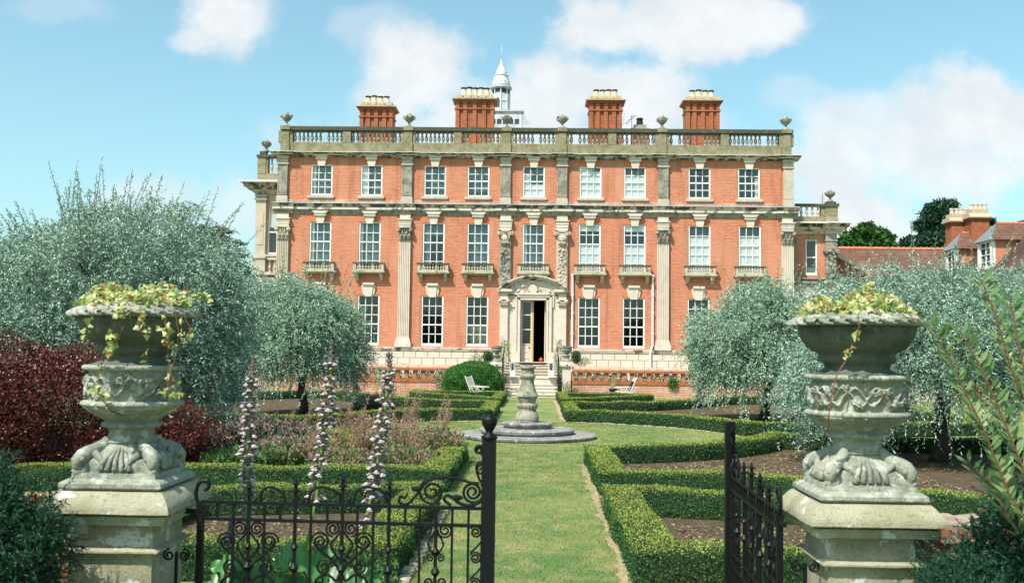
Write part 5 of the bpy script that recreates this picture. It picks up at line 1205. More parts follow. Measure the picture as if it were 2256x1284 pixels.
gate_parts(gt); gt.location = (-2.19, 6.6, 0)
g2t = thing('iron_gate', (1.60, 6.62, 0), 'black wrought-iron gate leaf swung open, seen edge-on beside the right pier', 'gate', 'pair of iron gate leaves')
for ch in list(gt.children):
    if ch.name.startswith('finial.') or ch.name == 'finial': continue
    c = ch.copy(); COL.objects.link(c); c.parent = g2t
gt.rotation_euler.z = -R(3.2); g2t.rotation_euler.z = R(88.6)
# the parts were built round the world origin, so put them back on the hinge line
for t_ in (gt, g2t):
    for ch in t_.children: ch.location = (-2.19, 6.6, 0)
for (c, sg, lab) in ((PL, 1, 'small black scroll bracket on the left pier below the gate hinge'), (PR, -1, 'small black scroll bracket on the right pier below the gate hinge')):
    mb = MB(); x = c.x + sg * .27
    for k in (0, 1): 
        pts = spiral((x + sg * (.06 + .10 * k), .82), .038, 1.5, 1.5, sg * (1 - 2 * k)); mb.tube([(a, 6.45, b) for a, b in pts], .008, 5)
    mb.tube([(x + sg * .11, 6.45, .84), (x + sg * .11, 6.45, .5)], .012, 6); mb.tube([(x, 6.45, .62), (x + sg * .13, 6.45, .6)], .01, 6)
    tag(mb.build('scroll_bracket', 'iron', None, (x, 6.45, .5)), lab, 'bracket')
# ================================================================== SUNDIAL
SY = 25.35; sx = at(1161, 950, SY).x
sd = thing('sundial', (sx, SY, 0), 'old stone sundial on a tall urn-shaped pedestal with three round lichen-spotted steps', 'sundial')
def wob(k, f, s=0): return lambda r, z, a: r * (1 + k * noise.noise((math.cos(a) * f + s, math.sin(a) * f, z * 4)))
mb = MB(); O = (sx, SY, 0)
mb.lathe(O, [(1.64, 0), (1.64, .02), (1.73, .03), (1.745, .08), (1.71, .10), (.5, .105)], 72, wob(.012, 5), caps=False)
mb.lathe(O, [(1.13, .10), (1.13, .14), (1.19, .15), (1.205, .21), (1.17, .235), (.4, .24)], 64, wob(.012, 6, 2), caps=False)
mb.lathe(O, [(.58, .235), (.58, .30), (.64, .31), (.655, .355), (.63, .38), (.2, .385)], 48, wob(.012, 5, 5))
mb.build('round_steps', mat('lichened_step_stone', (.26, .255, .24), .95, [(4, (.10, .10, .095), .45, .65, .8), (9, (.62, .60, .55), .58, .66, .85)], (30, .6, .01)), sd, smooth=False)
mb = MB(); k = 1 / 86.8
def zz(v): return 2.15 - (v - 774.8) * k
def flut(n, amt, zlo, zhi): return lambda r, z, a: r * (1 - (amt * (.5 + .5 * math.cos(n * a)) if zlo < z < zhi else 0))
mb.lathe(O, [(.27, .375), (.285, zz(927)), (.285, zz(922.5)), (.297, zz(922)), (.292, zz(915)), (.265, zz(908)), (.235, zz(905.5)), (.225, zz(902)), (.235, zz(899)), (.262, zz(896)), (.278, zz(892)), (.27, zz(889)), (.22, zz(887.5)), (.195, zz(886.5)),
              (.205, zz(884)), (.235, zz(878)), (.245, zz(873.5)), (.275, zz(872.5)), (.275, zz(870.5)), (.255, zz(867)), (.225, zz(861)), (.198, zz(854)), (.178, zz(848)), (.166, zz(844)), (.164, zz(836)), (.172, zz(833)), (.195, zz(831.5)), (.205, zz(828)), (.198, zz(825)), (.175, zz(824)), (.165, zz(822.5)), (.162, zz(813)), (.175, zz(811.5)), (.205, zz(810.5)), (.208, zz(807.5)), (.19, zz(806)), (.0, zz(806))], 40, flut(20, .07, zz(900), zz(888.5)), caps=False)
mb.build('pedestal', 'pedstone', sd, smooth=False)
mb = MB(); mb.lathe((sx, SY, zz(804)), [(.14, 0), (.14, .012), (0, .012)], 20, caps=False); mb.prismx(sx + .02, sx + .028, [(SY - .11, zz(804) + .01), (SY + .08, zz(804) + .01), (SY + .08, zz(804) + .16)]); mb.build('gnomon', 'brass', sd)
# ================================================================== THINGS ROUND THE STEPS
def zy(v, Y, u=1170): return at(u, v, Y).z
for (u, lab, half) in ((1094, 'stone pier left of the steps, carrying a shallow urn above the round bush', .26), (1248, 'cream stone pier right of the steps, carrying a shallow planted urn', .26)):
    Y = 48.5; x = X(u, 820, Y); t = thing('step_pier', (x, Y, 0), lab, 'stone pier', 'piers beside the steps')
    ztp = zy(797, Y, u); mb = MB(); mb.box(x - .2, x + .2, Y - .2, Y + .2, 0, ztp - .22); mb.box(x - .24, x + .24, Y - .24, Y + .24, ztp - .26, ztp - .21); mb.build('shaft', 'palestone', t)
    mb = MB(); mb.box(x - .30, x + .30, Y - .3, Y + .3, ztp - .205, ztp - .12); mb.lathe((x, Y, ztp - .12), [(.38, 0), (.36, .03), (.28, .12)], 4, lambda r, z, a: r); mb.build('cap', 'palestone', t)
    t = thing('terrace_urn', (x, Y, ztp), 'shallow grey stone urn with small plants on the ' + ('left' if u < 1170 else 'right') + ' pier of the steps', 'stone urn', 'urns beside the steps')
    mb = MB(); h = zy(763, Y, u) - ztp
    mb.lathe((x, Y, ztp), [(.2, 0), (.2, .08 * h), (.13, .2 * h), (.16, .32 * h), (.20, .42 * h), (.10, .5 * h), (.09, .56 * h), (.2, .62 * h), (.25, .75 * h), (.255, .92 * h), (.29, .94 * h), (.29, h), (.24, h)], 20, caps=False); mb.build('bowl', 'greystone', t, smooth=False)
    n = 60; P = np.column_stack([x + rs.uniform(-.2, .2, n), Y + rs.uniform(-.2, .2, n), np.full(n, ztp + h * .95)]); leafmesh('plants', P, unit(n) * .7 + np.array([0, 0, 1]), rs.uniform(.05, .14, n), .03, ['mauve', 'bush'], t, None, rs.randint(0, 2, n))
def lantern(u, lab):
    Y = 48.75; x = X(u, 815, Y); z0 = zy(829.5, Y, u); z1 = zy(793, Y, u); h = z1 - z0; t = thing('garden_lantern', (x, Y, z0), lab, 'lantern', 'white lanterns on the steps'); w_ = .135
    mb = MB(); mb.box(x - w_, x + w_, Y - w_, Y + w_, z0, z0 + .04)
    for a in (-1, 1):
        for b in (-1, 1): mb.box(x + a * w_, x + a * (w_ - .025), Y + b * w_, Y + b * (w_ - .025), z0 + .04, z0 + h * .72)
    N = 10
    for yy in (Y - w_, Y + w_):
        for r in (w_ - .012, w_ - .06):
            mb.tube([(x + r * math.cos(math.pi * i / N), yy, z0 + h * .72 + r * 1.3 * math.sin(math.pi * i / N)) for i in range(N + 1)], .012, 5)
        mb.tube([(x - .06, yy, z0 + h * .3), (x - .06, yy, z0 + h * .72)], .008, 4); mb.tube([(x + .06, yy, z0 + h * .3), (x + .06, yy, z0 + h * .72)], .008, 4)
    for i in range(N): 
        a0, a1 = math.pi * i / N, math.pi * (i + 1) / N; mb.add([(x + w_ * math.cos(a), yy, z0 + h * .72 + w_ * 1.3 * math.sin(a)) for yy, a in ((Y - w_, a0), (Y - w_, a1), (Y + w_, a1), (Y + w_, a0))], [(0, 1, 2, 3)])
    mb.box(x - .04, x + .04, Y - .03, Y + .03, z1 - .06, z1 + .02); mb.build('frame', 'white', t)
    mb = MB(); mb.box(x - w_ + .028, x + w_ - .028, Y - w_ + .02, Y + w_ - .02, z0 + .04, z0 + h * .38); mb.build('panel', 'white', t)
    mb = MB(); mb.box(x - w_ + .03, x + w_ - .03, Y - .01, Y + .01, z0 + h * .385, z0 + h * .8); mb.build('glass', 'paneteal', t)
    mb = MB(); mb.lathe((x, Y - .05, z0 + h * .39), [(.03, 0), (.03, .16), (.0, .17)], 8, caps=False); mb.build('candle', 'soot', t)
lantern(1129, 'white arched metal lantern on the left end of the landing of the steps'); lantern(1214, 'white arched metal lantern on the right end of the landing of the steps')
mb = MB(); x = X(1192, 790, 51.6); mb.lathe((x, 51.6, 1.632), [(.06, 0), (.10, .05), (.11, .12), (.09, .18), (.05, .20), (.05, .22)], 14); mb.tube([(x, 51.6, 1.84), (x + .01, 51.6, 1.92)], .01, 4); tag(mb.build('red_pot', 'terracotta', None, (x, 51.6, 1.63), True), 'small round red pot standing in the open doorway', 'pot')
for (u, lab) in ((1107.5, 'black iron railing post and handrail on the left of the steps'), (1230, 'black iron railing post and handrail on the right of the steps')):
    Y = 48.2; x = X(u, 820, Y); t = thing('step_railing', (x, Y, 0), lab, 'railing', 'iron railings of the steps'); mb = MB(); zt = zy(792, Y, u); mb.tube([(x, Y, 0), (x, Y, zt)], .035, 8); mb.ball((x, Y, zt + .05), .05, 8); mb.build('post', 'iron', t)
    mb = MB(); mb.tube([(x, Y, zt - .1), (x, Y + .7, zt + .05), (x, Y + 2, zt + .6)], .025, 6); mb.tube([(x, Y + .9, .9), (x, Y + .9, zt + .1)], .02, 6); mb.tube([(x, Y - .25, .1), (x, Y - .5, .55), (x, Y - .35, .75), (x, Y, zt - .12)], .025, 6); mb.build('handrail', 'iron', t)
# reclining chairs
def slats(mb, a, b, wv, n, t=.02):
    a, b = Vector(a), Vector(b); wv = Vector(wv); d = (b - a)
    for i in range(n):
        c = a + d * ((i + .5) / n); ax = d.normalized() * (d.length / n * .36); nn = d.cross(wv).normalized() * t / 2; mb.obox(c, tuple(ax), tuple(wv), tuple(nn))
def chair(loc, rot, lab, cush):
    t = thing('steamer_chair', (0, 0, 0), lab, 'garden chair', 'reclining chairs below the terrace')
    h = .27; mb = MB()
    for s in (-1, 1):
        mb.tube([(.30, s * h, .34), (-.42, s * h, .28)], .022, 6)
        mb.tube([(.18, s * h, 0), (-.30, s * h, .50)], .02, 6); mb.tube([(-.34, s * h, 0), (.12, s * h, .52)], .02, 6); mb.tube([(.36, s * h, .52), (-.34, s * h, .56)], .024, 6)
    mb.build('frame', 'wood', t)
    mb = MB(); slats(mb, (.34, 0, .33), (-.28, 0, .28), (0, h, 0), 8); mb.build('seat', 'wood', t)
    mb = MB(); bt = (-.62, 0, 1.0)
    for s in (-1, 1): mb.tube([(-.26, s * h, .22), (-.62, s * h, 1.02)], .025, 6)
    slats(mb, (-.36, 0, .45), (-.61, 0, .98), (0, h - .03, 0), 9); mb.build('backrest', 'wood', t)
    if cush: mb = MB(); mb.obox((-.38, 0, .60), (-.10, 0, .22), (0, h - .1, 0), (.03, 0, .015)); mb.build('cushion', 'navy', t)
    t.location = loc; t.rotation_euler.z = rot
p = atz(1052, 868, 0); chair((X(1056, 860, 45.6), 45.65, 0), R(-28), 'pale wooden reclining chair standing in front of the round green bush', False)
p = atz(1375, 872, 0); chair((X(1372, 860, 47.3), 47.3, 0), R(188), 'pale wooden reclining chair with a dark cushion before the right terrace wall', True)
Y = 47.8; x = X(1351, 850, Y); t = thing('potted_conifer', (x, Y, 0), 'small lime-green conifer in a navy glazed pot beside the reclining chair', 'potted plant')
mb = MB(); mb.lathe((x, Y, 0), [(.14, 0), (.19, .4), (.21, .42), (.21, .46), (.17, .46)], 16); mb.build('pot', 'navy', t)
n = 900; z = rs.rand(n); a = rs.rand(n) * 6.28; r = .14 * (1 - z) ** .7 * np.sqrt(rs.rand(n)) + .01; P = np.column_stack([x + r * np.cos(a), Y + r * np.sin(a), .46 + z * .62]); leafmesh('foliage', P, unit(n) * .6 + np.array([0, 0, .8]), .06, .02, 'ivy', t)
# ================================================================== VEGETATION
def crown_pts(n, c, r, shell=.72, rng=rs, lump=.16, seed=0.0, zmin=-1.0):
    d = rng.normal(size=(n * 2, 3)); d = norm(d); d = d[d[:, 2] > zmin][:n]; n = len(d)
    q = (shell ** 3 + (1 - shell ** 3) * rng.rand(n)) ** (1 / 3)
    l = 1 + lump * (np.sin(d[:, 0] * 4.1 + seed) * np.sin(d[:, 2] * 5.3 + seed * 2) + .6 * np.sin(d[:, 0] * 9 + d[:, 1] * 7 + seed) * np.sin(d[:, 2] * 11 + seed))
    return np.array(c) + d * np.array(r) * (q * l)[:, None], d, q
def shoots(st, dr, ln, droop, k, spread, rng=rs):
    """leaves along drooping shoots: start points, directions, lengths -> leaf positions, directions"""
    n = len(st); t = (np.arange(k) + .5)[None, :] / k + rng.uniform(-.4, .4, (n, k)) / k; t = t[:, :, None]
    g = np.zeros((n, 1, 3)); g[:, 0, 2] = -1; dd = droop[:, None, None] if hasattr(droop, 'shape') else droop
    L = ln[:, None, None]; P = st[:, None, :] + dr[:, None, :] * t * L + g * dd * (t * L) ** 2
    T = dr[:, None, :] + g * dd * 2 * t * L; T = norm(T)
    D = norm(T * .9 + norm(rng.normal(size=P.shape)) * spread); return P.reshape(-1, 3), D.reshape(-1, 3)
def weeping_pear(base, c, r, label, nsh, leafL, leafW, m, seed, upn=0, lumps=(), trunk_top=None, trunk_r=.12, skirt=0, zmin=-.55, upl=(.5, 1.1)):
    rng = np.random.RandomState(seed); t = thing('silver_pear_tree', tuple(base), label, 'tree', 'weeping silver pear trees of the parterre')
    kc = 12; st, d, q = crown_pts(nsh // kc, c, r, .62, rng, .13, seed * 1.7, zmin); st = np.repeat(st, kc, 0) + rng.normal(size=(len(st) * kc, 3)) * np.array([.17, .17, .11]); d = np.repeat(d, kc, 0); q = np.repeat(q, kc)
    if lumps:
        for (lc, lr, ln_) in lumps:
            s2, d2, q2 = crown_pts(ln_, lc, lr, .6, rng, .15, seed + 3, -.9); st = np.vstack([st, s2]); d = np.vstack([d, d2]); q = np.concatenate([q, q2])
    n = len(st); out = d.copy(); out[:, 2] = out[:, 2] * .35 - .15
    dr = norm(out + rng.normal(size=(n, 3)) * .55); ln = rng.uniform(.25, .62, n) * (r[0] / 2.3) ** .3
    P, D = shoots(st, dr, ln, rng.uniform(.4, 1.5, n), 20, 1.05, rng)
    si, di, qi = crown_pts(n // 5, c, np.array(r) * .72, .4, rng, .1, 1, zmin); Pi, Di = shoots(si, norm(di + rng.normal(size=di.shape) * .6), rng.uniform(.3, .6, len(si)), 1.0, 20, 1.1, rng); P = np.vstack([P, Pi]); D = np.vstack([D, Di])
    if skirt:                                  # long hanging shoots round the lower edge
        a = rng.rand(skirt) * 6.283; s_ = np.column_stack([c[0] + r[0] * .9 * np.cos(a), c[1] + r[1] * .9 * np.sin(a), c[2] + rng.uniform(-.75, -.05, skirt) * r[2]])
        dr2 = norm(np.column_stack([np.cos(a) * .5, np.sin(a) * .5, -.7 - rng.rand(skirt) * .6]) + rng.normal(size=(skirt, 3)) * .25)
        P2, D2 = shoots(s_, dr2, rng.uniform(.35, .85, skirt), .3, 26, .8, rng); P = np.vstack([P, P2]); D = np.vstack([D, D2])
    mt = MB()
    if upn:                                    # wispy upright shoots above the crown
        a = rng.rand(upn) * 6.283; rr_ = np.sqrt(rng.rand(upn)) * .85
        s_ = np.column_stack([c[0] + r[0] * rr_ * np.cos(a), c[1] + r[1] * rr_ * np.sin(a), c[2] + r[2] * np.sqrt(np.clip(1 - rr_ ** 2, 0, 1)) * .9])
        dr2 = norm(np.column_stack([np.cos(a) * rr_ * .9, np.sin(a) * rr_ * .5, np.full(upn, 1.3)]) + rng.normal(size=(upn, 3)) * .22); l2 = rng.uniform(upl[0], upl[1], upn)
        P2, D2 = shoots(s_, dr2, l2, .02, 44, .8, rng); P = np.vstack([P, P2]); D = np.vstack([D, D2])
        for i in range(upn): mt.tube([s_[i], s_[i] + dr2[i] * l2[i]], [.01, .003], 4)
    keep = P[:, 2] > .12; P, D = P[keep], D[keep]; n = len(P)
    L = rng.uniform(.7, 1.25, n) * leafL
    cr = leafmesh('crown', P, D, L, leafW, m, t)
    if upn: mt.build('twigs', 'twig', cr)
    tt = trunk_top or (c[0], c[1], c[2] - r[2] * .1); b = Vector(base); tt = Vector(tt)
    mb = MB(); pts = [b + (tt - b) * (i / 6) + Vector((.04 * math.sin(i * 2.1), .03 * math.cos(i), 0)) for i in range(7)]; mb.tube(pts, [trunk_r * (1.35 if i == 0 else 1.1 - .07 * i) for i in range(7)], 10)
    tk = mb.build('trunk', 'bark', t, smooth=True)
    mb = MB()
    for k in range(14):
        a = k * 2.4; s0 = pts[4] + (pts[6] - pts[4]) * ((k % 5) / 5); e = Vector((c[0] + r[0] * .75 * math.cos(a), c[1] + r[1] * .75 * math.sin(a), c[2] + r[2] * (.15 + .5 * math.sin(k * 1.3)))); mid = (s0 + e) / 2 + Vector((0, 0, .3))
        mb.tube([s0, (s0 + mid) / 2, mid, e], [trunk_r * .45, trunk_r * .35, trunk_r * .25, .015], 6)
    mb.build('limbs', 'bark', tk)
    return t
# the two small ones behind the sundial
weeping_pear((-7.55, 32.6, 0), (-7.7, 32.6, 2.40), (1.95, 2.0, 1.92), 'small round weeping silver tree left of the sundial, dark straight trunk', 6200, .085, .028, 'pearfar', 11, 20, skirt=420, trunk_r=.13, upl=(.5, 1.6))
weeping_pear((7.3, 32.4, 0), (7.25, 32.6, 2.35), (2.05, 2.1, 1.95), 'small weeping silver tree right of the sundial, slanting dark trunk', 6200, .085, .028, 'pearfar', 12, 20, skirt=420, trunk_top=(7.75, 32.6, 2.2), trunk_r=.14, upl=(.5, 1.5))
# the two large ones either side
weeping_pear((-8.9, 20.4, 0), (-8.85, 20.6, 2.85), (2.75, 2.6, 2.15), 'large silver-leaved tree behind the left urn, tall wispy shoots against the sky', 12000, .07, .021, 'pear', 13, 75, lumps=(((-7.0, 20.2, 1.75), (1.05, 1.2, 1.2), 1100), ((-7.6, 20.6, 3.3), (1.4, 1.4, .9), 800), ((-10.8, 20, 3.1), (1.5, 1.4, 1.5), 1200)), skirt=500, trunk_r=.17, zmin=-.8, upl=(.5, 1.35))
weeping_pear((8.3, 20.8, 0), (8.3, 20.6, 2.35), (2.7, 2.3, 1.62), 'large silver-leaved tree behind the right urn, drooping over dark mulch', 12000, .07, .021, 'pear', 14, 34, lumps=(((6.1, 20.2, 1.5), (1.1, 1.2, 1.15), 1000), ((10.2, 20, 2.2), (1.3, 1.2, 1.3), 700)), skirt=520, trunk_r=.17, zmin=-.5, upl=(.5, 1.2))
# background trees
def tree(name, base, blobs, label, cat, nl, leafL, leafW, m, seed, trunk_r=.35, flat=0, group=None):
    rng = np.random.RandomState(seed); t = thing(name, tuple(base), label, cat, group); P = []; D = []
    tot_ = sum(b[1][0] * b[1][2] for b in blobs)
    for (c, r) in blobs:
        n = int(nl * r[0] * r[2] / tot_); p, d, q = crown_pts(n, c, r, .45, rng, .25, seed + c[0]); 
        cl = norm(rng.normal(size=(max(4, n // 60), 3))) * np.array(r) * rng.uniform(.6, 1.1, (max(4, n // 60), 1)) + np.array(c)
        half = n // 2; sel = rng.randint(0, len(cl), half); p[:half] = cl[sel] + rng.normal(size=(half, 3)) * np.array(r) * .13
        dd = norm(rng.normal(size=p.shape)); 
        if flat: dd[:, 2] *= .3
        P.append(p); D.append(dd)
    P = np.vstack(P); D = np.vstack(D); n = len(P); leafmesh('crown', P, D, rng.uniform(.7, 1.3, n) * leafL, leafW, m, t)
    mb = MB(); top = Vector(blobs[0][0]); b = Vector(base); mb.tube([b, b + (top - b) * .6, top], [trunk_r, trunk_r * .7, trunk_r * .3], 8); tk = mb.build('trunk', 'bark', t)
    mb = MB()
    for (c, r) in blobs: 
        for k in range(3): s0 = b + (top - b) * (.5 + .15 * k); mb.tube([s0, Vector(c) + Vector((r[0] * .5 * math.cos(k * 2), 0, 0))], [trunk_r * .3, .03], 5)
    mb.build('limbs', 'bark', tk); return t
p = lambda u, v, Y: tuple(at(u, v, Y))
def bl(lst, Y): return [(p(u, v, Y), (ru * Y / F, ru * Y / F, rv * Y / F)) for u, v, ru, rv in lst]
b0 = lambda u, Y: (at(u, 700, Y).x, Y, 0)
tree('broadleaf_tree', b0(1905, 78), bl([(1905, 528, 42, 26), (1880, 540, 32, 22), (1935, 530, 30, 20), (1908, 508, 18, 16)], 78), 'bright green round tree behind the tiled roof, left of the dark pine', 'tree', 16000, .32, .2, 'tree', 21, group='trees behind the roofs')
tree('pine_tree', b0(2062, 88), bl([(2065, 500, 26, 32), (2072, 470, 34, 24), (2050, 480, 16, 16), (2086, 455, 18, 12), (2040, 492, 22, 9), (2028, 502, 14, 6), (2066, 525, 34, 22), (2090, 495, 20, 22)], 88), 'tall dark irregular pine standing left of the outbuilding chimneys', 'tree', 16000, .42, .13, 'pine', 22, group='trees behind the roofs')
tree('broadleaf_tree', b0(2025, 82), bl([(2020, 536, 30, 14), (2050, 530, 22, 16), (2000, 545, 20, 10), (1960, 548, 22, 6)], 82), 'low dark green trees just above the tiled ridge at the foot of the pine', 'tree', 8000, .35, .2, 'pine', 23, group='trees behind the roofs')
tree('conifer_tree', b0(2190, 86), bl([(2188, 512, 15, 18), (2196, 520, 15, 14), (2186, 496, 6, 12)], 86), 'small dark conifer showing right of the outbuilding chimneys', 'tree', 4000, .4, .15, 'pine', 24, group='trees behind the roofs')
tree('cedar_tree', b0(440, 62), bl([(450, 540, 60, 10), (470, 508, 40, 7), (440, 525, 60, 7), (480, 560, 50, 8), (490, 585, 45, 8), (500, 535, 38, 4), (400, 560, 90, 30), (505, 600, 40, 9), (350, 580, 90, 40)], 62), 'blue-green cedar with flat layered branches between the silver tree and the house', 'tree', 30000, .35, .09, 'cedar', 25, flat=1)
for i, (u, Y, r_, lab) in enumerate(((60, 90, 5.5, 'distant dark tree far left behind the silver tree'), (250, 95, 6, 'distant round tree behind the large silver tree'), (520, 100, 4.5, 'distant tree low between the silver tree and the house'))):
    x = at(u, 700, Y).x; tree('broadleaf_tree', (x, Y, 0), [((x, Y, r_ * .8), (r_ * 1.5, r_, r_ * .8)), ((x + r_, Y, r_ * .5), (r_, r_, r_ * .6)), ((x - r_, Y, r_ * .5), (r_, r_, r_ * .6))], lab, 'tree', 9000, .4, .25, 'tree', 30 + i)
# bushes
def bush(name, c, r, label, cat, n, L, Wd, m, seed, shell=.8, lump=.1, up=.2, mats2=None, frac=0, core=None, group=None, rot=0):
    core = (name != 'copper_shrub') if core is None else core
    if not core: shell = .45; n = int(n * 1.7)
    rng = np.random.RandomState(seed); P, d, q = crown_pts(n, c, r, shell, rng, lump, seed); keep = P[:, 2] > .01; P, d = P[keep], d[keep]; n = len(P)
    D = norm(d * .5 + rng.normal(size=(n, 3)) * .6 + np.array([0, 0, up])); N = d + rng.normal(size=(n, 3)) * .6
    cm = None
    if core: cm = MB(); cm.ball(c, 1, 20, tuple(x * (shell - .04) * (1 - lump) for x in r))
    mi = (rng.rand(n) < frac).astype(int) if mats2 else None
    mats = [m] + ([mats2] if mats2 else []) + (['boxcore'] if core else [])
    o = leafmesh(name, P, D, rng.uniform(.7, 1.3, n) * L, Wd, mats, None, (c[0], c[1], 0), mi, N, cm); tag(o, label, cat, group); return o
bc = at(1040, 840, 46.9); bush('round_bush', (bc.x, 47.35, .75), (1.45, .85, .93), 'big bright green rounded shrub left of the steps in front of the terrace wall', 'bush', 34000, .055, .034, 'bush', 41, .86, .06)
# copper barberry behind the left urn
cps = []
bush('copper_shrub', (-8.1, 15.9 + .6, 1.0), (2.5, 1.1, 1.35), 'dark copper-red barberry shrub behind the left gate pier', 'shrub', 30000, .05, .034, 'copper', 42, .75, .22, .5)
bush('copper_shrub', (-8.7, 15.3, .75), (1.3, .8, 1.2), 'middle copper-red shrub directly behind the left urn', 'shrub', 16000, .05, .034, 'copper', 45, .75, .1, .5)
bush('copper_shrub', (-6.4, 16.9, .35), (.95, .7, .48), 'low spreading copper-red shrub right of the left urn stem', 'shrub', 12000, .05, .03, 'copper', 43, .6, .25, .3)
bush('copper_shrub', (-9.6, 15.2, .9), (1.6, 1.0, 1.5), 'tall dark copper-red shrub at the left edge', 'shrub', 16000, .05, .034, 'copper', 44, .75, .2, .5)
# yew either side close to the camera
def yew(c, r, label, n, seed):
    n = int(n * 1.5); rng = np.random.RandomState(seed); t = thing('yew_bush', (c[0], c[1], 0), label, 'bush', 'dark yews beside the gate')
    st, d, q = crown_pts(n, c, r, .74, rng, .20, seed); st = st[st[:, 2] > .05]; d = d[:len(st)]; n = len(st); dr = norm(d * .8 + rng.normal(size=(n, 3)) * .5 + np.array([0, 0, .25]))
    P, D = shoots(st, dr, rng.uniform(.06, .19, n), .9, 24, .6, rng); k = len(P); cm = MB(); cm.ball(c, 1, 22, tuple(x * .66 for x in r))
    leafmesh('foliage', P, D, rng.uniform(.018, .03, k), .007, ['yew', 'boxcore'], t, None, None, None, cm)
yew((-3.28, 5.75, .60), (.56, .5, .85), 'dark green yew bush at the lower left, overlapping the left gate pier', 7000, 51)
yew((2.83, 5.8, .55), (.56, .45, .78), 'dark green yew bush at the lower right in front of the brick wall', 5500, 52)
# tall leafy shoots at the right edge
def willow():
    stems = [[(2262, 1150, 5.2), (2222, 1085, 5.2), (2165, 940, 5.2), (2120, 850, 5.2), (2080, 770, 5.2), (2048, 715, 5.2)], [(2262, 1050, 5.1), (2235, 985, 5.1), (2180, 850, 5.1), (2150, 790, 5.1), (2115, 728, 5.1)],
             [(2262, 900, 5.3), (2225, 800, 5.3), (2195, 700, 5.3), (2172, 640, 5.3), (2160, 612, 5.3)], [(2262, 1120, 5.5), (2190, 1075, 5.5), (2150, 1040, 5.5), (2130, 1015, 5.5)], [(2290, 960, 5.0), (2262, 840, 5.0), (2240, 740, 5.0), (2225, 660, 5.0)], [(2262, 1190, 5.6), (2215, 1130, 5.6), (2200, 1080, 5.6), (2207, 1020, 5.6)]]
    root = at(2270, 1200, 5.3); t = thing('leafy_shrub', (root.x, root.y, 0), 'tall arching shoots with long pale green leaves at the right edge', 'shrub'); ms = MB(); P = []; D = []; N = []
    for sp in stems:
        pts = [at(*q_) for q_ in sp]; ms.tube([Vector((root.x + .25, root.y, 0))] + pts, [.007, .0065] + [.006 - .0008 * i for i in range(len(pts) - 1)], 6)
        for a, b in zip(pts[:-1], pts[1:]):
            k = max(3, int((b - a).length / .014)); tdir = (b - a).normalized()
            for i in range(k):
                pp = a + (b - a) * (i + random.random()) / k; s = 1 if (i % 2) else -1
                d = tdir * .75 + Vector((s * .65, random.uniform(-.7, .5), random.uniform(-.05, .35))); P.append(tuple(pp)); D.append(tuple(d)); N.append((random.uniform(-.6, .6), -.7, .8))
    ms.build('stems', 'vine', t); n = len(P); leafmesh('leaves', P, D, rs.uniform(.075, .125, n), rs.uniform(.022, .032, n), 'willow', t, None, None, np.array(N))
willow()
# acanthus spikes behind the closed gate
def acanthus(path, Y, label, seed, bare):
    rng = np.random.RandomState(seed); pts = [at(u, v, Y) for u, v in path]; b = pts[-1]; t = thing('acanthus_spike', (b.x, Y, 0), label, 'flower spike', 'acanthus flower spikes behind the gate')
    pl = [Vector((pts[-1].x - .05, Y, 0))] + pts[::-1]; ms = MB(); ms.tube(pl, [.014] * 3 + [.010] * (len(pl) - 4) + [.004], 7); ms.build('stem', 'acstem', t)
    seg = pts; L = [0]
    for a, c in zip(seg[:-1], seg[1:]): L.append(L[-1] + (c - a).length)
    tot_ = L[-1] * bare; k = 0; d = .03; org = worldloc(t)
    while d < tot_:
        i = max(j for j in range(len(L)) if L[j] <= d); i = min(i, len(seg) - 2); q_ = (d - L[i]) / (L[i + 1] - L[i]); c = seg[i] + (seg[i + 1] - seg[i]) * q_
        sz = .86 * min(1, .58 + d * 1.1) * rng.uniform(.70, 1.22)
        for j in range(4):
            if d > tot_ * .8 and rng.rand() < .35: continue
            o = link('floret', floret_me if d > .14 else bud_me, t); o.location = c - org + Vector((0, 0, rng.uniform(-.012, .012))); o.rotation_euler = (rng.uniform(-.35, .35), rng.uniform(-.35, .35), j * math.pi / 2 + k * .8 + rng.uniform(-.25, .25)); o.scale = (sz,) * 3
        d += .050 * rng.uniform(.8, 1.15) * (.6 if d < .2 else 1); k += 1
def floret_mesh(bud):
    mb = MB()
    if not bud:
        mb.ball((.058, 0, -.004), .016, 8, (1.5, 1.1, .55)); mb.ball((.082, 0, -.016), .012, 6, (1.1, 1.0, .7)); mb.ball((.070, .017, -.014), .012, 6, (1.2, 1, .6)); mb.ball((.070, -.017, -.014), .012, 6, (1.2, 1, .6))
    mb.cur = 1
    if not bud: mb.ball((.040, 0, .012), .015, 8, (1.4, .9, .5)); mb.ball((.035, 0, -.022), .012, 6, (1.4, .8, .7))
    else: mb.ball((.026, 0, .02), .017, 6, (1, .9, 1.5))
    for (a, l, w_, up) in ((0, .085, .040, .022), (.5, .06, .022, .004), (-.5, .06, .022, .004), (0, .05, .03, -.012)):
        if bud: l *= .7; up += .03
        dx_, dy_ = math.cos(a), math.sin(a); mb.add([(.01, 0, up * .3), (.5 * l * dx_ + .01 - dy_ * w_ / 2, .5 * l * dy_ + dx_ * w_ / 2, up), (l * dx_, l * dy_, up * .9), (.5 * l * dx_ + .01 + dy_ * w_ / 2, .5 * l * dy_ - dx_ * w_ / 2, up)], [(0, 1, 2, 3)])
    return mb.mesh('floret', ['acwhite', 'acpurple'], (0, 0, 0), True)
floret_me = floret_mesh(False); bud_me = floret_mesh(True)
acanthus([(561, 782), (556, 830), (550, 900), (546, 980), (545, 1050), (545, 1130), (535, 1200), (522, 1290)], 7.7, 'leftmost tall acanthus spike of white and purple flowers, in front of the dark bed', 61, .70)
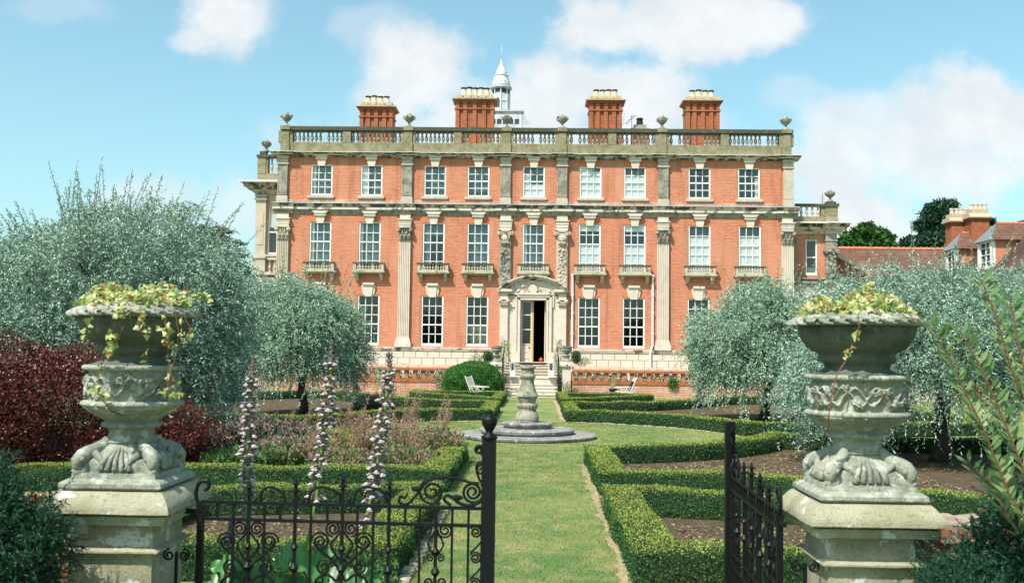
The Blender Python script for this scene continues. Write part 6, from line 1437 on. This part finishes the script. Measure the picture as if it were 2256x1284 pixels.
acanthus([(730, 752), (730, 800), (725, 870), (716, 940), (706, 1010), (698, 1090), (680, 1180), (650, 1290)], 7.8, 'tallest middle acanthus spike of white and purple flowers, its tip against the small silver tree', 62, .66)
acanthus([(858, 775), (856, 830), (848, 900), (838, 980), (826, 1050), (812, 1120), (796, 1190), (770, 1300)], 7.6, 'rightmost acanthus spike of white and purple flowers, its tip against the terrace wall', 63, .74)
acanthus([(510, 1130), (508, 1165), (503, 1200), (495, 1290)], 7.5, 'short half-finished acanthus spike behind the left end of the gate', 64, .5)
def lobed_leaves():
    t = thing('acanthus_leaves', (at(640, 1200, 7.6).x, 7.6, 0), 'clump of big glossy green lobed leaves at the foot of the flower spikes', 'plant'); mb = MB()
    for (u, v, L, ang, lean) in ((505, 1235, .34, .2, .6), (560, 1260, .4, 2.6, .5), (640, 1215, .42, .9, .8), (690, 1240, .45, 2.2, .8), (600, 1290, .4, 1.0, .5), (740, 1270, .42, .3, .6), (660, 1290, .4, 2.9, .5), (780, 1290, .36, .8, .5), (530, 1290, .34, 1.9, .7), (720, 1215, .34, 1.2, .7), (800, 1260, .3, 2.6, .6), (480, 1275, .3, .6, .7)):
        c = at(u, v, 7.6 + random.uniform(-.25, .25)); dx_, dz_ = math.cos(ang), math.sin(ang) * .6; tip = c + Vector((dx_ * L * .5, -lean * L * .35, dz_ * L * .4 - .03)); b = c - Vector((dx_ * L * .5, -lean * L * .3, dz_ * L * .4 + .05))
        ax = (tip - b); n = 16; side = ax.cross(Vector((.2, -1, .8))).normalized(); nrm = side.cross(ax).normalized(); V = []
        for i in range(n + 1):
            s = i / n; w_ = L * .30 * math.sin(math.pi * min(1, s * 1.02)) ** .7 * (1 - .35 * abs(math.sin(s * math.pi * 6))) + .004; m_ = b + ax * s + nrm * (.10 * L * math.sin(math.pi * s))
            V += [m_ - side * w_ + nrm * .03 * math.sin(s * 20), m_ - nrm * .012, m_ + side * w_ + nrm * .03 * math.cos(s * 17)]
        mb.add(V, [(3 * i, 3 * i + 1, 3 * i + 4, 3 * i + 3) for i in range(n)] + [(3 * i + 1, 3 * i + 2, 3 * i + 5, 3 * i + 4) for i in range(n)])
    mb.build('leaves', 'acleaf', t, smooth=True)
    n = 2600; P = np.column_stack([rs.uniform(-2.35, -1.1, n), rs.uniform(7.2, 8.6, n), rs.uniform(0, .42, n)]); leafmesh('undergrowth', P, unit(n) * .7 + np.array([0, 0, .5]), rs.uniform(.03, .08, n), .02, ['acleaf', 'meadow'], t, None, rs.randint(0, 2, n))
    mb = MB()
    for (u, v) in ((709, 1252), (640, 1262)): q_ = at(u, v, 7.3); mb.ball(q_, .014, 8)
    mb.build('yellow_buds', 'gold', t)
lobed_leaves()
# perennials in the left bed
def clump(c, r, h, n, label, cols, seed, name='perennial_clump', dens=1, lean=.25, seedy=.4, group='perennials in the left flower bed'):
    n = int(n * 2.6); rng = np.random.RandomState(seed); t = thing(name, (c[0], c[1], 0), label, 'plant', group); a = rng.rand(n) * 6.283; rr_ = np.sqrt(rng.rand(n))
    st = np.column_stack([c[0] + r[0] * rr_ * np.cos(a) * .8, c[1] + r[1] * rr_ * np.sin(a) * .8, np.zeros(n)])
    dr = norm(np.column_stack([np.cos(a) * rr_ * lean + .06, np.sin(a) * rr_ * lean, np.ones(n)]) + rng.normal(size=(n, 3)) * .10); ln = h * rng.uniform(.55, 1.1, n) * (1 - .25 * rr_)
    k = 16; P, D = shoots(st, dr, ln, .02, k, .9, rng); tt = np.tile((np.arange(k) + .5) / k, n)
    mi = np.where(tt > 1 - seedy, 1, 0); mi = np.where(rng.rand(len(mi)) < .15, 1 - mi, mi)
    if len(cols) > 2: mi = np.where((mi == 1) & (rng.rand(len(mi)) < .35), 2, mi)
    L = np.where(mi == 0, rng.uniform(.06, .13, len(mi)), rng.uniform(.03, .07, len(mi))); leafmesh('foliage', P, D, L, L * .5, cols, t, None, mi)
    ms = MB()
    for i in range(0, n, 3): ms.tube([st[i], st[i] + dr[i] * ln[i]], [.004, .002], 3, caps=False)
    ms.build('stems', 'twig', t)
g = lambda u, v: atz(u, v, 0)
CL = [((-1.95, 19.2), (.55, .6), .72, 260, 'pinkish-brown seedheads leaning over the corner of the left bed near the circle', ['meadow', 'seed', 'mauve'], .38),
      ((-2.7, 18.4), (.7, .9), .80, 380, 'tall feathery tan perennials behind the short hedge, right part of the left bed', ['meadow', 'seed'], .42),
      ((-3.6, 18.2), (.7, .9), .72, 360, 'green and gold perennials in the middle of the left bed', ['meadow', 'gold', 'seed'], .35),
      ((-4.3, 17.4), (.6, .8), .70, 320, 'dusty mauve flowering clump between two white flower spikes', ['meadow', 'mauve', 'seed'], .25),
      ((-3.1, 16.8), (.8, .6), .52, 340, 'low dry pink-brown clump against the inside of the left hedge', ['meadow', 'seed', 'mauve'], .35),
      ((-5.0, 16.8), (.7, .6), .50, 320, 'low green leafy clump beside the leftmost flower spike', ['meadow', 'acleaf'], .2),
      ((-5.2, 18.9), (1.1, .8), .95, 420, 'dark green and purple-brown clump in the shade of the silver tree', ['yew', 'mauve'], .25),
      ((-2.2, 17.2), (.55, .8), .55, 260, 'fine tan grassy clump by the right end of the left bed', ['meadow', 'seed'], .5),
      ((-3.3, 20.3), (.7, .5), 1.0, 120, 'airy upright brown stems rising above the far side of the left bed', ['seed', 'seed'], .8),
      ((-6.6, 19.6), (.9, .7), .9, 320, 'dark leafy clump under the large silver tree left of the first flower spike', ['yew', 'meadow'], .2)]
for i, (c, r, h, n, lab, cols, sd_) in enumerate(CL): clump(c, r, h, n, lab, cols, 70 + i, seedy=sd_)
def plume(c, h, n, label, seed, sp=.35):
    rng = np.random.RandomState(seed); t = thing('feathery_perennial', (c[0], c[1], 0), label, 'plant', 'plumes in the left flower bed'); P = []; D = []; ms = MB()
    for i in range(n):
        b = Vector((c[0] + rng.uniform(-sp, sp), c[1] + rng.uniform(-.3, .3), .2)); tip = b + Vector((rng.uniform(.05, .32), rng.uniform(-.1, .1), h * rng.uniform(.75, 1.05) - .2)); ms.tube([b, (b + tip) / 2 - Vector((.04, 0, 0)), tip], [.006, .005, .002], 4)
        k = 150; u_ = rng.rand(k) ** .8; q = np.array(tip)[None] + (np.array(b - tip))[None] * (u_ * .62)[:, None]; P.append(q + rng.normal(size=(k, 3)) * (.016 + .035 * u_)[:, None]); D.append(rng.normal(size=(k, 3)) * .5 + np.array([.3, 0, 1]))
    leafmesh('plumes', np.vstack(P), np.vstack(D), .045, .016, 'seed', t); ms.build('stems', 'twig', t)
plume((-2.75, 19.3), 1.35, 9, 'tall pinkish feathery plant leaning right near the corner of the left bed', 201)
plume((-3.6, 19.3), 1.2, 8, 'tan feathery plant left of the tallest plumes in the left bed', 202)
plume((-2.0, 19.6), 1.25, 6, 'rightmost leaning feathery plant in the left bed, nearest the sundial', 203, .22)
plume((-4.6, 19.0), 1.0, 6, 'shorter brown feathery plant behind the middle flower spike', 204)
plume((-2.6, 17.8), .95, 8, 'loose dry feathery plant low behind the left hedge', 205, .5)
plume((-3.6, 17.2), .8, 8, 'short dry feathery plant at the middle of the left hedge', 206, .5)
clump((-5.7, 35.3), (.9, .5), .65, 200, 'grey-brown clump of dry stems under the small left silver tree', ['meadow', 'mauve'], 90, seedy=.5)
# roses and pots round the steps and terrace
def flower_bush(c, r, n, label, cols, seed, fr=.3, L=.06, cat='shrub', name='rose_bush'):
    rng = np.random.RandomState(seed); P, d, q = crown_pts(n, c, r, .3, rng, .25, seed); mi = (rng.rand(len(P)) < fr).astype(int)
    o = leafmesh(name, P, norm(rng.normal(size=P.shape)), rng.uniform(.7, 1.2, len(P)) * L, L * .7, cols, None, (c[0], c[1], c[2] - r[2]), mi); tag(o, label, cat); return o
q3 = lambda u, v, Y: tuple(at(u, v, Y))
flower_bush(q3(1112, 770, 50.5), (.32, .3, .62), 700, 'cream roses climbing left of the open front door', ['bush', 'whiterose'], 101, .45)
flower_bush(q3(1104, 800, 49.8), (.25, .25, .55), 600, 'green leafy climber on the left pier beside the steps', ['bush', 'whiterose'], 102, .25)
flower_bush(q3(1232, 780, 50.5), (.25, .3, .85), 800, 'cream and yellow flowers right of the front door', ['meadow', 'whiterose'], 103, .5)
flower_bush(q3(1236, 822, 49.3), (.2, .25, .5), 500, 'dark leaves with white flowers by the right railing', ['tree', 'whiterose'], 104, .25)
flower_bush(q3(1281, 796, 50.2), (.5, .3, .25), 500, 'small shrub with yellow-green and dark leaves on the terrace right of the pier', ['bush', 'ivy'], 105, .3)
bush('clipped_ball', (X(1269, 785, 49.9), 49.9, zy(786, 49.9, 1269)), (.24, .24, .3), 'dark clipped box ball on the terrace right of the right urn', 'bush', 2500, .04, .025, 'box', 106)
bush('clipped_ball', (X(1076, 784, 49.9), 49.9, zy(786, 49.9, 1076)), (.28, .28, .3), 'dark clipped box ball on the terrace left of the left urn', 'bush', 2500, .04, .025, 'box', 107)
flower_bush(q3(1050, 790, 50.0), (.35, .3, .3), 350, 'thin cream-flowered shrub on the terrace above the round bush', ['tree', 'whiterose'], 108, .4)
flower_bush((X(1526, 770, 51.6), 51.6, zy(772, 51.6, 1526)), (.26, .22, .72), 1500, 'pale pink rose in full flower against the wall, left edge of the small right tree', ['pinkrose', 'bush'], 109, .1, .07)
flower_bush((X(1250, 856, 47.9), 47.9, .38), (.22, .2, .38), 700, 'yellowish green rounded shrub at the foot of the right pier', ['ivy', 'meadow'], 110, .5, .05)
flower_bush((X(1266, 862, 47.9), 47.9, .25), (.28, .2, .25), 500, 'low dark plant beside the foot of the right pier', ['tree', 'whiterose'], 111, .1, .05)
flower_bush((X(1482, 842, 48.2), 48.2, .75), (.24, .15, .26), 500, 'fig-green leafy plant hanging on the right terrace wall', ['bush', 'tree'], 112, .3, .07)
flower_bush((X(880, 797, 49.3), 49.3, 1.40), (.6, .2, .12), 260, 'row of small red flowers on the left terrace', ['pinkrose', 'bush'], 113, .3, .05)
flower_bush((X(838, 830, 47.8), 47.8, .8), (.35, .2, .6), 800, 'grey-green shrub against the left terrace wall', ['pearfar', 'meadow'], 114, .3, .06)
flower_bush((X(968, 835, 47.9), 47.9, .75), (.3, .2, .5), 700, 'dusty green shrub against the wall left of the round bush', ['pearfar', 'tree'], 115, .4, .06)
# plants seen through the pierced parapet
P = []
for (ua, ub) in ((1262, 1800), (560, 1085)):
    n = 9000; P.append(np.column_stack([rs.uniform(X(ua, 830, 49), X(ub, 830, 49), n), rs.uniform(48.75, 49.1, n), .8 + .42 * rs.rand(n) ** 1.2]))
P = np.vstack(P); k = np.sin(P[:, 0] * 3.1) * np.sin(P[:, 0] * 7.7 + 1) ; P = P[(k > -.85)]; k = np.sin(P[:, 0] * 5.3 + 2)
o = leafmesh('terrace_planting', P, unit(len(P)), .07, .04, ['tree', 'pine', 'ivy'], None, (0, 49, .8), np.where(k > .75, 2, rs.randint(0, 2, len(P)))); tag(o, 'dark mixed planting on the terrace seen through the pierced brick walls', 'planting', kind='stuff')
for o in bpy.data.objects:
    if o.get('group') is None and 'group' in o: del o['group']
